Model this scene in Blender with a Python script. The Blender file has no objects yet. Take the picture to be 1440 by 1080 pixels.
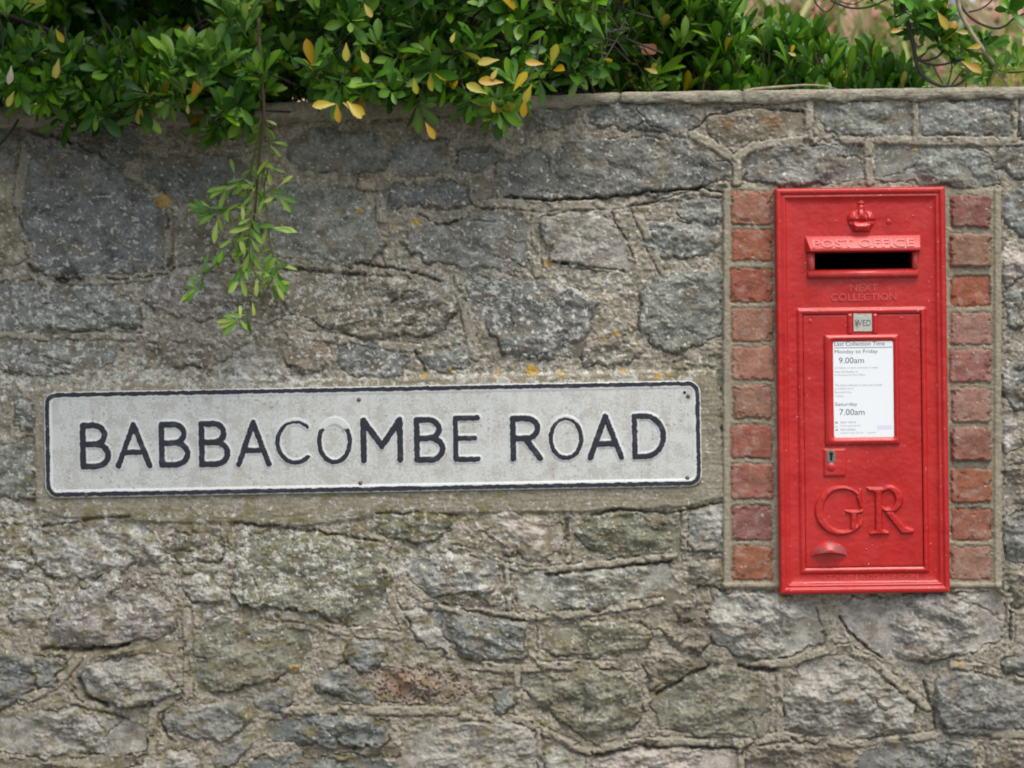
import bpy, bmesh, math, random
import numpy as np
from mathutils import Vector, Matrix

# ------------------------------------------------------------------ camera, light, exposure
S = 0.00139            # metres per photograph pixel on the wall's face
D = 5.0                # camera distance from the wall
ZC = 1.35              # camera height
scn = bpy.context.scene
cam_d = bpy.data.cameras.new('camera'); cam = bpy.data.objects.new('camera', cam_d)
scn.collection.objects.link(cam); scn.camera = cam
cam.location = (0, -D, ZC); cam.rotation_euler = (math.radians(90), 0, 0)
cam_d.sensor_width = 36; cam_d.lens = 36 * D / (1440 * S)
cam_d.clip_start = 0.1; cam_d.clip_end = 300
cam_d.dof.use_dof = True; cam_d.dof.focus_distance = D - 0.02; cam_d.dof.aperture_fstop = 4.5

w = bpy.data.worlds.new("World"); scn.world = w; w.use_nodes = True
SUN_EL, SUN_AZ = math.radians(61), math.radians(158)     # azimuth clockwise from +Y (behind the camera, to the right)
nt = w.node_tree; bg = nt.nodes['Background']
sky = nt.nodes.new('ShaderNodeTexSky'); sky.sky_type = 'NISHITA'; sky.sun_disc = False
sky.sun_elevation = SUN_EL; sky.sun_rotation = SUN_AZ
sky.air_density = 1.2; sky.dust_density = 4.0; sky.ozone_density = 1.0
nt.links.new(sky.outputs[0], bg.inputs[0]); bg.inputs[1].default_value = 0.135
sd = bpy.data.lights.new('sun', 'SUN'); sun = bpy.data.objects.new('sun', sd); scn.collection.objects.link(sun)
sd.energy = 1.3; sd.angle = math.radians(30); sd.color = (1.0, 0.95, 0.88)
dirv = Vector((math.sin(SUN_AZ) * math.cos(SUN_EL), math.cos(SUN_AZ) * math.cos(SUN_EL), math.sin(SUN_EL)))
sun.rotation_euler = dirv.to_track_quat('Z', 'Y').to_euler()
scn.view_settings.view_transform = 'Standard'; scn.view_settings.look = 'None'
scn.view_settings.exposure = 0.55; scn.view_settings.gamma = 1.0
scn.cycles.filter_width = 1.9

# ------------------------------------------------------------------ helpers
C = scn.collection
rng = np.random.default_rng(7); random.seed(7)

def lin(c):
    c = np.asarray(c, float) / 255.0
    return np.where(c <= 0.04045, c / 12.92, ((c + 0.055) / 1.055) ** 2.4)

def P(px, py, y=0.0):
    s = (D + y) / D
    return Vector(((px - 720) * S * s, y, ZC - (py - 540) * S * s))

_tab = [np.random.default_rng(100 + i).random((256, 256)) * 2 * np.pi for i in range(12)]
_gx = [np.cos(t) for t in _tab]; _gy = [np.sin(t) for t in _tab]
def pn(x, y, seed=0):
    seed %= 12
    xi = np.floor(x).astype(int); yi = np.floor(y).astype(int)
    fx = x - xi; fy = y - yi
    u = fx * fx * fx * (fx * (fx * 6 - 15) + 10); v = fy * fy * fy * (fy * (fy * 6 - 15) + 10)
    GX, GY = _gx[seed], _gy[seed]
    def d(i, j):
        a = (xi + i) & 255; b = (yi + j) & 255
        return GX[a, b] * (fx - i) + GY[a, b] * (fy - j)
    a = d(0, 0) * (1 - u) + d(1, 0) * u
    b = d(0, 1) * (1 - u) + d(1, 1) * u
    return (a * (1 - v) + b * v) * 1.5
def fbm(x, y, o=4, seed=0, g=0.5):
    r = 0; a = 1.0
    for k in range(o):
        r = r + a * pn(x * 2 ** k + 17.3 * k, y * 2 ** k + 5.1 * k, seed + k); a *= g
    return r
def sst(a, b, x):
    t = np.clip((x - a) / (b - a), 0, 1); return t * t * (3 - 2 * t)

def npmesh(name, verts, quads, mat=None, parent=None, smooth=True, attrs=None):
    verts = np.asarray(verts, np.float32); quads = np.asarray(quads, np.int32)
    me = bpy.data.meshes.new(name)
    me.vertices.add(len(verts)); me.vertices.foreach_set('co', verts.ravel())
    k = quads.shape[1]
    me.loops.add(quads.size); me.loops.foreach_set('vertex_index', quads.ravel())
    me.polygons.add(len(quads))
    me.polygons.foreach_set('loop_start', np.arange(len(quads), dtype=np.int32) * k)
    me.polygons.foreach_set('loop_total', np.full(len(quads), k, np.int32))
    me.update(calc_edges=True)
    if smooth: me.polygons.foreach_set('use_smooth', np.ones(len(quads), bool))
    for an, arr in (attrs or {}).items():
        arr = np.asarray(arr, np.float32)
        if arr.ndim == 2:
            if arr.shape[1] == 3: arr = np.hstack([arr, np.ones((len(arr), 1), np.float32)])
            at = me.attributes.new(an, 'FLOAT_COLOR', 'POINT'); at.data.foreach_set('color', arr.ravel())
        else:
            at = me.attributes.new(an, 'FLOAT', 'POINT'); at.data.foreach_set('value', arr.ravel())
    if mat: me.materials.append(mat)
    o = bpy.data.objects.new(name, me); C.objects.link(o)
    if parent: o.parent = parent
    return o

def thing(name, label, cat, loc=(0, 0, 0), rot=(0, 0, 0), group=None):
    o = bpy.data.objects.new(name, None); C.objects.link(o); o.location = loc; o.rotation_euler = rot
    o.empty_display_size = 0.05
    o['label'] = label; o['category'] = cat
    if group: o['group'] = group
    return o

def bmobj(name, bm, mat, parent=None, smooth=False):
    me = bpy.data.meshes.new(name); bmesh.ops.recalc_face_normals(bm, faces=bm.faces); bm.to_mesh(me); bm.free()
    if smooth:
        for p in me.polygons: p.use_smooth = True
    me.materials.append(mat); o = bpy.data.objects.new(name, me); C.objects.link(o)
    if parent: o.parent = parent
    return o

def add_box(bm, x0, x1, y0, y1, z0, z1):
    vs = [bm.verts.new((x, y, z)) for z in (z0, z1) for y in (y0, y1) for x in (x0, x1)]
    for f in ((0, 1, 3, 2), (4, 6, 7, 5), (0, 4, 5, 1), (2, 3, 7, 6), (0, 2, 6, 4), (1, 5, 7, 3)):
        bm.faces.new([vs[i] for i in f])

def tube(pts, rad, n=6):
    """verts, quads of a tapered tube through pts (list of Vector)."""
    V = []; F = []
    for i, p in enumerate(pts):
        a = pts[max(i - 1, 0)]; b = pts[min(i + 1, len(pts) - 1)]
        t = (b - a).normalized(); s = t.cross(Vector((0.3, 1, 0.2))).normalized(); u = t.cross(s)
        r = rad[i] if hasattr(rad, '__len__') else rad
        for k in range(n):
            an = 2 * math.pi * k / n; V.append(p + s * (math.cos(an) * r) + u * (math.sin(an) * r))
        if i:
            for k in range(n):
                F.append(((i - 1) * n + k, (i - 1) * n + (k + 1) % n, i * n + (k + 1) % n, i * n + k))
    return [tuple(v) for v in V], F
class Tubes:
    def __init__(s): s.V = []; s.F = []
    def add(s, pts, rad, n=5):
        v, f = tube(pts, rad, n); o = len(s.V); s.V += v; s.F += [tuple(i + o for i in q) for q in f]
    def build(s, name, mat, parent): return npmesh(name, s.V, s.F, mat, parent)
def smooth_path(pts, n=6):
    out = []
    m = len(pts)
    for i in range(m - 1):
        p0, p1, p2, p3 = pts[max(i - 1, 0)], pts[i], pts[i + 1], pts[min(i + 2, m - 1)]
        for k in range(n):
            t = k / n
            out.append(0.5 * ((2 * p1) + (p2 - p0) * t + (2 * p0 - 5 * p1 + 4 * p2 - p3) * t * t + (3 * p1 - p0 - 3 * p2 + p3) * t ** 3))
    out.append(pts[-1].copy()); return out

# ---- materials
def mat_new(name):
    m = bpy.data.materials.new(name); m.use_nodes = True
    return m, m.node_tree, m.node_tree.nodes['Principled BSDF']
def N(nt, t, **kw):
    n = nt.nodes.new(t)
    for k, v in kw.items():
        if k in n.inputs: n.inputs[k].default_value = v
        else: setattr(n, k, v)
    return n
def simple(name, col, rough=0.6, metal=0.0, bump=0.0, bscale=200, var=0.0, vscale=20):
    m, nt, b = mat_new(name)
    c = tuple(lin(col)) + (1,)
    b.inputs['Base Color'].default_value = c; b.inputs['Roughness'].default_value = rough; b.inputs['Metallic'].default_value = metal
    tc = N(nt, 'ShaderNodeTexCoord')
    if var:
        nz = N(nt, 'ShaderNodeTexNoise', Scale=vscale, Detail=5.0); nt.links.new(tc.outputs['Object'], nz.inputs['Vector'])
        mr = N(nt, 'ShaderNodeMapRange'); mr.inputs['From Min'].default_value = 0.3; mr.inputs['From Max'].default_value = 0.7
        mr.inputs['To Min'].default_value = 1 - var; mr.inputs['To Max'].default_value = 1 + var
        nt.links.new(nz.outputs['Fac'], mr.inputs['Value'])
        mx = N(nt, 'ShaderNodeVectorMath', operation='SCALE'); mx.inputs[0].default_value = c[:3]
        nt.links.new(mr.outputs['Result'], mx.inputs['Scale']); nt.links.new(mx.outputs[0], b.inputs['Base Color'])
    if bump:
        nz2 = N(nt, 'ShaderNodeTexNoise', Scale=bscale, Detail=4.0); nt.links.new(tc.outputs['Object'], nz2.inputs['Vector'])
        bp = N(nt, 'ShaderNodeBump', Strength=bump, Distance=0.002)
        nt.links.new(nz2.outputs['Fac'], bp.inputs['Height']); nt.links.new(bp.outputs[0], b.inputs['Normal'])
    return m

def attr_mat(name, rough=0.9, fine=0.25, fscale=420, bump=0.5, dist=0.002, spec=0.3):
    """colour from the vertex attribute 'Col' with a fine mineral grain"""
    m, nt, b = mat_new(name)
    at = N(nt, 'ShaderNodeAttribute', attribute_name='Col'); tc = N(nt, 'ShaderNodeTexCoord')
    nz = N(nt, 'ShaderNodeTexNoise', Scale=fscale, Detail=4.0, Roughness=0.65); nt.links.new(tc.outputs['Object'], nz.inputs['Vector'])
    mr = N(nt, 'ShaderNodeMapRange'); mr.inputs['From Min'].default_value = 0.3; mr.inputs['From Max'].default_value = 0.7
    mr.inputs['To Min'].default_value = 1 - fine; mr.inputs['To Max'].default_value = 1 + fine
    nt.links.new(nz.outputs['Fac'], mr.inputs['Value'])
    mx = N(nt, 'ShaderNodeVectorMath', operation='SCALE')
    nt.links.new(at.outputs['Color'], mx.inputs[0]); nt.links.new(mr.outputs['Result'], mx.inputs['Scale'])
    nt.links.new(mx.outputs[0], b.inputs['Base Color'])
    b.inputs['Roughness'].default_value = rough; b.inputs['Specular IOR Level'].default_value = spec
    nz2 = N(nt, 'ShaderNodeTexNoise', Scale=fscale * 0.7, Detail=5.0, Roughness=0.7); nt.links.new(tc.outputs['Object'], nz2.inputs['Vector'])
    bp = N(nt, 'ShaderNodeBump', Strength=bump, Distance=dist)
    nt.links.new(nz2.outputs['Fac'], bp.inputs['Height']); nt.links.new(bp.outputs[0], b.inputs['Normal'])
    return m

def leaf_mat(name, rough=0.36, trans=0.3):
    m, nt, b = mat_new(name)
    at = N(nt, 'ShaderNodeAttribute', attribute_name='Col')
    nt.links.new(at.outputs['Color'], b.inputs['Base Color']); b.inputs['Roughness'].default_value = rough
    b.inputs['Specular IOR Level'].default_value = 0.5
    tr = N(nt, 'ShaderNodeBsdfTranslucent'); mx = N(nt, 'ShaderNodeMixShader'); mx.inputs[0].default_value = trans
    nt.links.new(at.outputs['Color'], tr.inputs['Color'])
    out = nt.nodes['Material Output']
    nt.links.new(b.outputs[0], mx.inputs[1]); nt.links.new(tr.outputs[0], mx.inputs[2]); nt.links.new(mx.outputs[0], out.inputs[0])
    return m

M_masonry = attr_mat('masonry', 0.95, 0.22, 430, 0.55, 0.0018, 0.08)
M_leaf = leaf_mat('leaf'); M_stem = simple('green_stem', (104, 112, 58), 0.7, var=0.2)
M_bark = simple('bark', (92, 78, 62), 0.9, bump=0.6, bscale=120, var=0.3, vscale=40)
M_bark_pale = simple('pale_bark', (150, 138, 118), 0.85, bump=0.4, bscale=150, var=0.25, vscale=60)
M_bark_dark = simple('dark_bark', (58, 54, 48), 0.85, bump=0.4, bscale=150, var=0.25, vscale=60)
M_dark = simple('black_void', (12, 12, 12), 0.9)

# ------------------------------------------------------------------ the ground
def sheet(name, x0, x1, y0, y1, z, mat, kind='structure'):
    o = npmesh(name, [(x0, y0, z), (x1, y0, z), (x1, y1, z), (x0, y1, z)], [(0, 1, 2, 3)], mat, smooth=False)
    o['kind'] = kind; return o
sheet('ground', -150, 150, -150, 150, -0.12, simple('earth', (110, 100, 80), 0.95, bump=0.5, bscale=30, var=0.2, vscale=3))
sheet('road', -60, 60, -9, -2.2, -0.10, simple('asphalt', (72, 72, 72), 0.9, bump=0.6, bscale=260, var=0.15, vscale=8))
sheet('pavement', -60, 60, -2.2, 0.1, 0.0, simple('paving', (128, 126, 120), 0.9, bump=0.5, bscale=160, var=0.15, vscale=5))
bm = bmesh.new(); add_box(bm, -60, 60, -2.33, -2.2, -0.12, 0.004)
kerb = bmobj('kerb', bm, simple('kerbstone', (135, 132, 124), 0.85, bump=0.4, var=0.15)); kerb['kind'] = 'structure'
bm = bmesh.new(); add_box(bm, -60, 60, 0.44, 60, -0.1, 1.55)
gg = bmobj('garden_ground', bm, simple('garden_grass', (84, 98, 52), 0.95, bump=0.8, bscale=60, var=0.3, vscale=6)); gg['kind'] = 'structure'

# ------------------------------------------------------------------ the stone wall
def cop_top(x): return np.interp(x, [-420, 380, 800, 860, 1045, 1440, 1860], [158, 145, 133.5, 130.5, 127.5, 122, 116])
def cop_bot(x): return np.interp(x, [-420, 380, 700, 860, 1045, 1440, 1860], [186, 174, 160, 145, 145, 138, 132])

STONES = """
G 4 .4|-40,170 20,175 24,215 20,240 -40,245
D 5 .15|37,187 85,197 140,220 175,250 215,278 232,298 230,370 200,376 120,386 60,382 50,340 30,305 31,225
D 4 .4|80,160 195,165 198,212 170,232 130,205 85,188
D 4 .3|199,226 235,219 330,223 348,240 340,290 300,300 262,282 228,268 207,252
B 3 .6|244,310 340,312 378,318 376,358 300,362 241,370
G 5 .2|380,266 460,264 505,270 520,300 537,345 535,356 500,369 460,369 415,362 385,355
G 5 .35|405,197 440,186 530,190 543,215 541,238 490,243 430,238 408,222
G 7 .25|549,200 625,200 631,225 622,241 590,246 562,239 551,222
M 5 .3|507,246 548,244 551,262 530,269 508,263
D 5 .7|645,215 690,208 705,222 665,240 645,232
D 6 .9|530,272 585,262 635,256 662,272 662,282 630,290 585,286 535,288
G 5 .3|565,340 600,322 636,318 662,304 700,300 731,308 741,322 738,373 720,380 690,374 649,378 625,362 600,362
L 7 .2|767,310 830,299 857,298 874,318 883,378 855,377 810,374 780,367 775,347 766,327
D 6 .3|702,235 730,213 780,212 800,205 830,197 965,197 977,214 1025,231 1024,246 980,264 950,266 890,272 775,280 710,275 700,260
G 4 .7|720,167 765,152 805,157 807,174 787,178 755,183 735,175
D 11 .6|823,158 860,147 900,147 950,157 972,170 970,184 955,190 900,180 870,176 840,176 825,168
B 5 .7|997,160 1060,153 1130,158 1130,183 1087,193 1017,200 998,187
G 6 .6|1147,147 1193,143 1280,150 1283,187 1243,192 1193,190 1160,177
G 6 .5|1293,150 1350,146 1417,143 1422,187 1360,190 1297,193
G 5 .5|1433,150 1490,148 1490,192 1436,192
G 6 .6|1053,223 1100,207 1213,202 1215,247 1133,257 1050,253
G 6 .5|1230,210 1340,210 1390,217 1402,257 1370,263 1320,257 1233,250
G 5 .5|1403,210 1440,203 1490,200 1490,250 1425,246 1405,230
G 5 .5|1410,274 1450,268 1490,275 1490,335 1438,330 1412,305
G 4 .5|960,285 1012,280 1014,310 978,314 958,305
G 5 .6|905,315 950,311 1010,324 1012,345 990,355 940,362 915,350
G 5 .3|903,412 920,395 955,381 1011,381 1011,470 980,485 945,492 920,485 900,457
D 5 .35|653,391 742,394 800,407 838,424 822,471 813,498 756,504 711,493 684,453 667,435 660,413
B 6 .9|402,394 490,392 580,397 612,415 635,435 620,465 565,467 530,475 480,465 435,447 405,435
B 5 .3|385,472 422,467 460,487 460,510 445,522 395,512 378,490
D 5 .3|480,491 515,486 572,505 560,525 500,530 478,512
G 4 .3|600,503 640,490 665,505 627,520 605,521
B 3 .4|830,485 875,482 900,495 885,510 825,510
O 4 .8|945,516 1015,500 1017,600 1000,600 950,540
G 5 .8|-40,400 60,401 150,404 190,430 195,455 140,462 60,465 -40,460
P 5 .6|205,397 250,382 287,387 325,415 322,442 295,446 225,438 207,420
G 5 .5|-40,485 100,480 165,492 160,507 110,520 50,524 -40,512
B 4 .6|200,485 262,482 300,490 290,512 205,513
L 5 .5|285,540 310,510 350,487 385,495 405,520 410,536 350,544
B 3 .7|330,400 388,397 397,440 370,457 335,447
M 4 .5|-40,250 14,255 22,320 34,360 0,378 -40,372
G 3 .7|22,560 45,566 42,602 25,597
G 4 .3|-40,626 20,628 45,620 50,700 20,702 -40,695
L 6 .6|47,762 57,738 100,729 130,734 195,738 225,760 220,782 185,795 120,810 85,810 55,792
B 5 .7|237,756 295,752 311,760 306,789 260,790 240,776
P 9 .5|72,870 105,837 165,812 215,817 232,855 247,882 215,897 145,905 110,911 73,906 67,885
L 6 .7|250,820 282,810 312,835 310,845 275,845 263,832
L 4 .5|25,825 60,820 62,862 45,875 20,870
O 8 .3|335,770 360,753 410,751 470,759 530,766 545,790 545,840 530,862 505,877 480,875 465,861 400,855 340,848 328,830 330,795
O 6 .4|529,723 627,722 632,742 615,757 597,761 560,755 535,747
K 7 .7|665,725 725,722 787,740 790,757 767,787 745,787 712,772 700,757 672,742
O 6 .7|815,750 830,728 875,718 930,730 957,747 955,772 892,780 855,780 830,770
L 4 .6|970,720 1017,709 1017,775 980,772 969,755
L 6 .7|727,817 780,807 870,798 937,797 945,820 922,836 855,850 780,860 740,850 726,832
B 3 .9|966,788 1014,786 1015,822 968,823
L 8 .8|575,797 640,777 665,785 700,797 691,830 640,832 610,833 585,820
G 8 .7|600,858 650,862 715,868 735,885 735,922 700,928 660,926 640,910 620,885
L 4 .4|572,862 596,862 634,915 636,924 610,912 580,885
O 5 .5|765,885 805,875 895,877 910,892 905,910 855,920 785,918 767,907
O 8 .8|737,950 800,945 860,945 895,965 902,1005 885,1020 855,1030 840,1045 820,1035 787,1010 755,987 740,970
O 7 .45|922,977 977,947 1012,940 1058,955 1079,974 1080,1027 1048,1034 967,1028 930,1020
K 8 .8|835,1068 880,1055 955,1048 1037,1062 1040,1112 835,1112
L 7 .5|565,1045 602,1030 652,1018 700,1015 740,1022 755,1045 755,1112 560,1112
L 4 .6|772,1052 822,1066 828,1112 772,1112
D 7 .9|372,1020 432,1005 500,1010 540,1020 545,1042 530,1055 480,1048 440,1047 400,1040 377,1031
D 4 .9|350,1075 420,1060 500,1062 555,1080 540,1112 340,1112
O 5 .4|277,885 300,871 340,872 405,885 442,892 437,917 402,945 365,957 325,966 300,975 275,970
G 6 .5|487,917 500,902 530,905 540,920 520,942 495,935
G 6 .8|445,960 480,936 495,945 515,970 525,985 500,987 450,967
R 2 1|525,944 565,936 590,944 660,953 665,972 627,987 552,987 526,978
G 4 .3|360,990 390,970 412,971 410,985 400,1000 378,1000
G 5 .4|230,1017 245,997 287,992 330,990 347,1010 332,1030 310,1040 262,1033 232,1026
L 10 1|107,957 120,942 160,932 195,922 225,945 250,970 240,982 215,985 185,995 155,985 120,980 107,972
D 6 .6|-40,915 20,920 40,930 48,965 30,978 0,995 -40,1000
G 3 .6|46,926 91,931 75,955 54,968
L 7 .8|-40,1020 20,1010 60,1005 110,1003 150,1015 200,1018 206,1032 205,1050 160,1060 120,1055 60,1065 0,1055 -40,1060
B 6 1|-40,1070 60,1073 150,1066 198,1070 188,1112 -40,1112
L 4 .6|182,1082 250,1058 275,1066 270,1112 178,1112
G 5 .4|300,1065 345,1037 353,1045 332,1067 307,1078
L 9 .9|1005,838 1072,835 1149,851 1154,899 1120,911 1103,920 1063,926 1031,916 1012,904 997,880
B 5 .9|905,838 995,830 996,905 985,918 960,913 920,880
L 8 .9|1180,862 1200,845 1320,835 1392,839 1407,856 1404,899 1344,922 1282,928 1243,920 1214,904
L 11 1|1108,969 1125,943 1164,923 1197,928 1231,950 1255,969 1282,996 1287,1020 1224,1036 1108,1029 1103,998
G 10 .6|1318,962 1344,944 1368,948 1440,968 1490,975 1490,1020 1440,1030 1368,1027 1335,1025 1318,998
D 6 .7|1412,933 1440,921 1490,920 1490,955 1440,951 1415,944
B 5 .9|1050,1058 1096,1044 1168,1051 1200,1056 1200,1112 1050,1112
D 6 .8|1208,1060 1272,1051 1335,1041 1368,1051 1378,1112 1208,1112
B 5 .7|1384,1044 1490,1040 1490,1112 1392,1112
K 5 .8|1410,350 1425,345 1440,362 1436,390 1420,400 1409,380
G 4 .6|1440,388 1490,380 1490,440 1444,435
G 4 .5|1414,415 1432,410 1436,455 1416,462
G 6 .8|1411,520 1440,510 1490,515 1490,570 1430,572 1411,545
K 5 .5|1412,590 1425,588 1433,625 1414,636
B 4 .8|1412,660 1490,650 1490,705 1420,708
G 5 .8|1410,725 1490,720 1490,790 1420,785
B 4 .9|1412,806 1490,800 1490,850 1430,850
B 4 .8|655,255 685,250 697,270 690,290 668,286
B 3 .7|640,845 690,842 722,852 712,862 650,856
B 3 .8|950,850 985,842 990,870 960,875
G 3 .5|690,975 715,968 722,992 700,1000
B 3 .7|905,935 915,925 985,925 990,938 940,955 918,965
B 3 .7|430,1058 470,1052 560,1055 555,1062 500,1058
B 4 .7|0,740 38,745 42,790 20,815 -40,812 -40,735
M 3 .6|60,915 100,918 220,905 258,900 240,915 150,922
"""
COLS = dict(G=(127, 128, 121), D=(113, 115, 110), B=(130, 123, 108), L=(148, 146, 136), P=(136, 129, 123), K=(168, 160, 149),
            O=(122, 121, 105), R=(143, 128, 112), M=(150, 142, 122))
stones = []
for ln in STONES.strip().split('\n'):
    a, b = ln.split('|'); c, H, cr = a.split()
    stones.append((np.array([[float(q) for q in t.split(',')] for t in b.split()]), COLS[c], float(H), float(cr), c))
# the wall carries on beyond the frame: roughly coursed rubble
rr = random.Random(3)
def rubble(x0, x1, y0, y1):
    y = y0
    while y < y1 - 20:
        h = min(rr.uniform(52, 95), y1 - y); x = x0
        while x < x1 - 20:
            ww = min(rr.uniform(80, 190), x1 - x)
            if x1 - (x + ww) < 45: ww = x1 - x
            g = 6; pts = []
            for (ux, uy) in ((0, .15), (.15, 0), (.5, 0), (.85, 0), (1, .2), (1, .8), (.85, 1), (.45, 1), (.12, 1), (0, .8)):
                pts.append((x + g + (ww - 2 * g) * ux + rr.uniform(-6, 6), y + g + (h - 2 * g) * uy + rr.uniform(-5, 5)))
            cc = rr.choice('GGDOLBL'); stones.append((np.array(pts), COLS[cc], rr.uniform(4, 9), rr.uniform(.3, 1), cc)); x += ww
        y += h
rubble(-420, -44, 180, 1500); rubble(1494, 1860, 150, 1500); rubble(-44, 1494, 1118, 1500)

RIBBONS = [  # raised strips of struck pointing: points, half width, height
    ([(770, 802), (820, 797), (945, 783), (960, 784), (1016, 778)], 5, 5), ([(640, 770), (680, 783), (705, 793), (740, 803), (770, 802)], 4, 4),
    ([(600, 852), (655, 860), (700, 865), (745, 868), (800, 865), (870, 855), (930, 845)], 5, 5), ([(962, 716), (963, 783)], 4, 5),
    ([(712, 795), (716, 855)], 4, 4), ([(748, 870), (750, 932)], 5, 4), ([(660, 935), (730, 941), (780, 936), (830, 935), (890, 938)], 6, 5),
    ([(727, 941), (728, 1008)], 5, 4), ([(650, 1008), (690, 1009), (735, 1012), (760, 1026), (800, 1045), (828, 1058)], 5, 5),
    ([(757, 1028), (764, 1112)], 4, 5), ([(838, 1055), (880, 1046), (940, 1043), (1040, 1047), (1100, 1035), (1200, 1046), (1290, 1037), (1340, 1031), (1490, 1033)], 6, 5),
    ([(1042, 1047), (1044, 1112)], 5, 4), ([(1096, 955), (1097, 1028)], 5, 3), ([(1060, 936), (1110, 931), (1160, 915), (1188, 912), (1230, 933), (1280, 975), (1305, 995)], 6, 4),
    ([(1036, 256), (1036, 226), (1000, 203), (975, 190)], 6, 4), ([(1036, 222), (1060, 205), (1130, 198), (1240, 197), (1440, 199)], 6, 4),
    ([(1287, 146), (1288, 195)], 4, 4), ([(1222, 200), (1223, 256)], 6, 3), ([(893, 292), (910, 330), (922, 360), (935, 385)], 6, 3),
    ([(1340, 935), (1380, 940), (1440, 957), (1490, 962)], 5, 3), ([(1421, 840), (1420, 905)], 6, 3), ([(1138, 145), (1138, 192)], 6, 3),
    ([(1427, 140), (1427, 195)], 4, 3), ([(1022, 262), (1023, 828)], 6, 5), ([(1018, 822), (1098, 824)], 5, 6), ([(1402, 266), (1404, 832)], 6, 4), ([(1335, 827), (1404, 827)], 5, 5),
    ([(237, 300), (236, 385)], 5, 2), ([(40, 200), (28, 260), (22, 330)], 7, 2), ([(538, 262), (536, 320), (552, 380)], 8, 2),
    ([(690, 285), (760, 290), (860, 286), (940, 275), (1010, 270)], 7, 3), ([(752, 300), (756, 385)], 6, 3),
    ([(645, 395), (655, 440), (668, 500)], 7, 3), ([(240, 985), (215, 1000), (212, 1110)], 6, 1), ([(263, 860), (265, 985)], 6, 2),
    ([(410, 470), (470, 475), (540, 485), (590, 490)], 6, 3), ([(30, 985), (60, 975), (90, 950), (110, 925)], 6, 2),
    ([(60, 395), (160, 394), (230, 386), (300, 375), (380, 378)], 6, 3), ([(-20, 470), (60, 474), (160, 472), (220, 476)], 5, 3),
    ([(120, 820), (160, 806), (220, 800), (300, 798)], 7, 3), ([(560, 765), (545, 800), (552, 850), (570, 880)], 6, 1),
    ([(365, 862), (430, 868), (470, 885), (560, 895)], 7, 2), ([(400, 1000), (450, 998), (560, 1000), (640, 1000)], 6, 3),
    ([(315, 735), (316, 800)], 4, 3), ([(800, 728), (799, 788)], 4, 3)]
CRACKS = [([(708, 277), (775, 282), (850, 278), (890, 273), (950, 267), (985, 264), (1000, 268), (1030, 272), (1045, 268)], 1.6, 7),
    ([(890, 290), (930, 281), (960, 272), (984, 265)], 1.3, 5), ([(975, 182), (998, 163), (1030, 156), (1062, 152), (1130, 157)], 1.2, 4),
    ([(1180, 866), (1195, 890), (1215, 907), (1240, 925)], 1.5, 5), ([(60, 740), (120, 733), (125, 728), (180, 728)], 2, 4),
    ([(500, 370), (560, 378), (600, 390), (620, 395)], 2, 6), ([(400, 378), (440, 381), (480, 385), (510, 386)], 3, 8),
    ([(830, 726), (870, 716), (940, 722), (985, 712), (1018, 706)], 1.6, 5), ([(530, 722), (600, 722), (640, 724)], 1.5, 4),
    ([(620, 850), (700, 868), (735, 872)], 2, 5), ([(770, 808), (820, 803), (945, 789)], 2, 5), ([(840, 1063), (900, 1050), (1035, 1053)], 2.5, 6),
    ([(1040, 937), (1090, 943), (1060, 943)], 2.5, 8), ([(1300, 960), (1312, 1000), (1318, 1025)], 2, 4), ([(922, 978), (980, 943), (1010, 936)], 2, 6),
    ([(590, 300), (620, 318), (650, 308)], 1.5, 4), ([(780, 370), (880, 381)], 1.5, 4), ([(40, 372), (62, 388), (95, 395), (112, 392)], 3.5, 8),
    ([(150, 394), (235, 387), (245, 372)], 1.5, 4), ([(585, 495), (598, 522)], 2.2, 5), ([(1421, 860), (1421, 900)], 2, 5), ([(798, 730), (798, 760)], 3, 5),
    ([(330, 735), (400, 742), (450, 748), (530, 762)], 1.6, 5), ([(60, 912), (110, 915), (180, 906)], 3, 6), ([(110, 955), (120, 980), (150, 992)], 3, 7),
    ([(100, 992), (150, 1003), (180, 1012)], 2, 4), ([(230, 1000), (226, 1018), (240, 1040)], 2, 4), ([(860, 300), (882, 340), (890, 360)], 1.5, 3)]
YELLOW = [(772, 371, 8), (585, 312, 6), (750, 523, 10), (788, 525, 6), (745, 519, 8), (597, 528, 6), (632, 520, 4), (1285, 209, 5), (1337, 188, 4),
          (866, 470, 6), (848, 476, 4), (900, 486, 4), (876, 523, 6), (925, 531, 7), (940, 527, 5), (505, 297, 5), (555, 318, 4), (230, 283, 12), (930, 530, 4),
          (1347, 935, 5), (1100, 842, 5), (700, 525, 5), (415, 938, 6), (475, 300, 4), (1190, 985, 5)]

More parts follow.
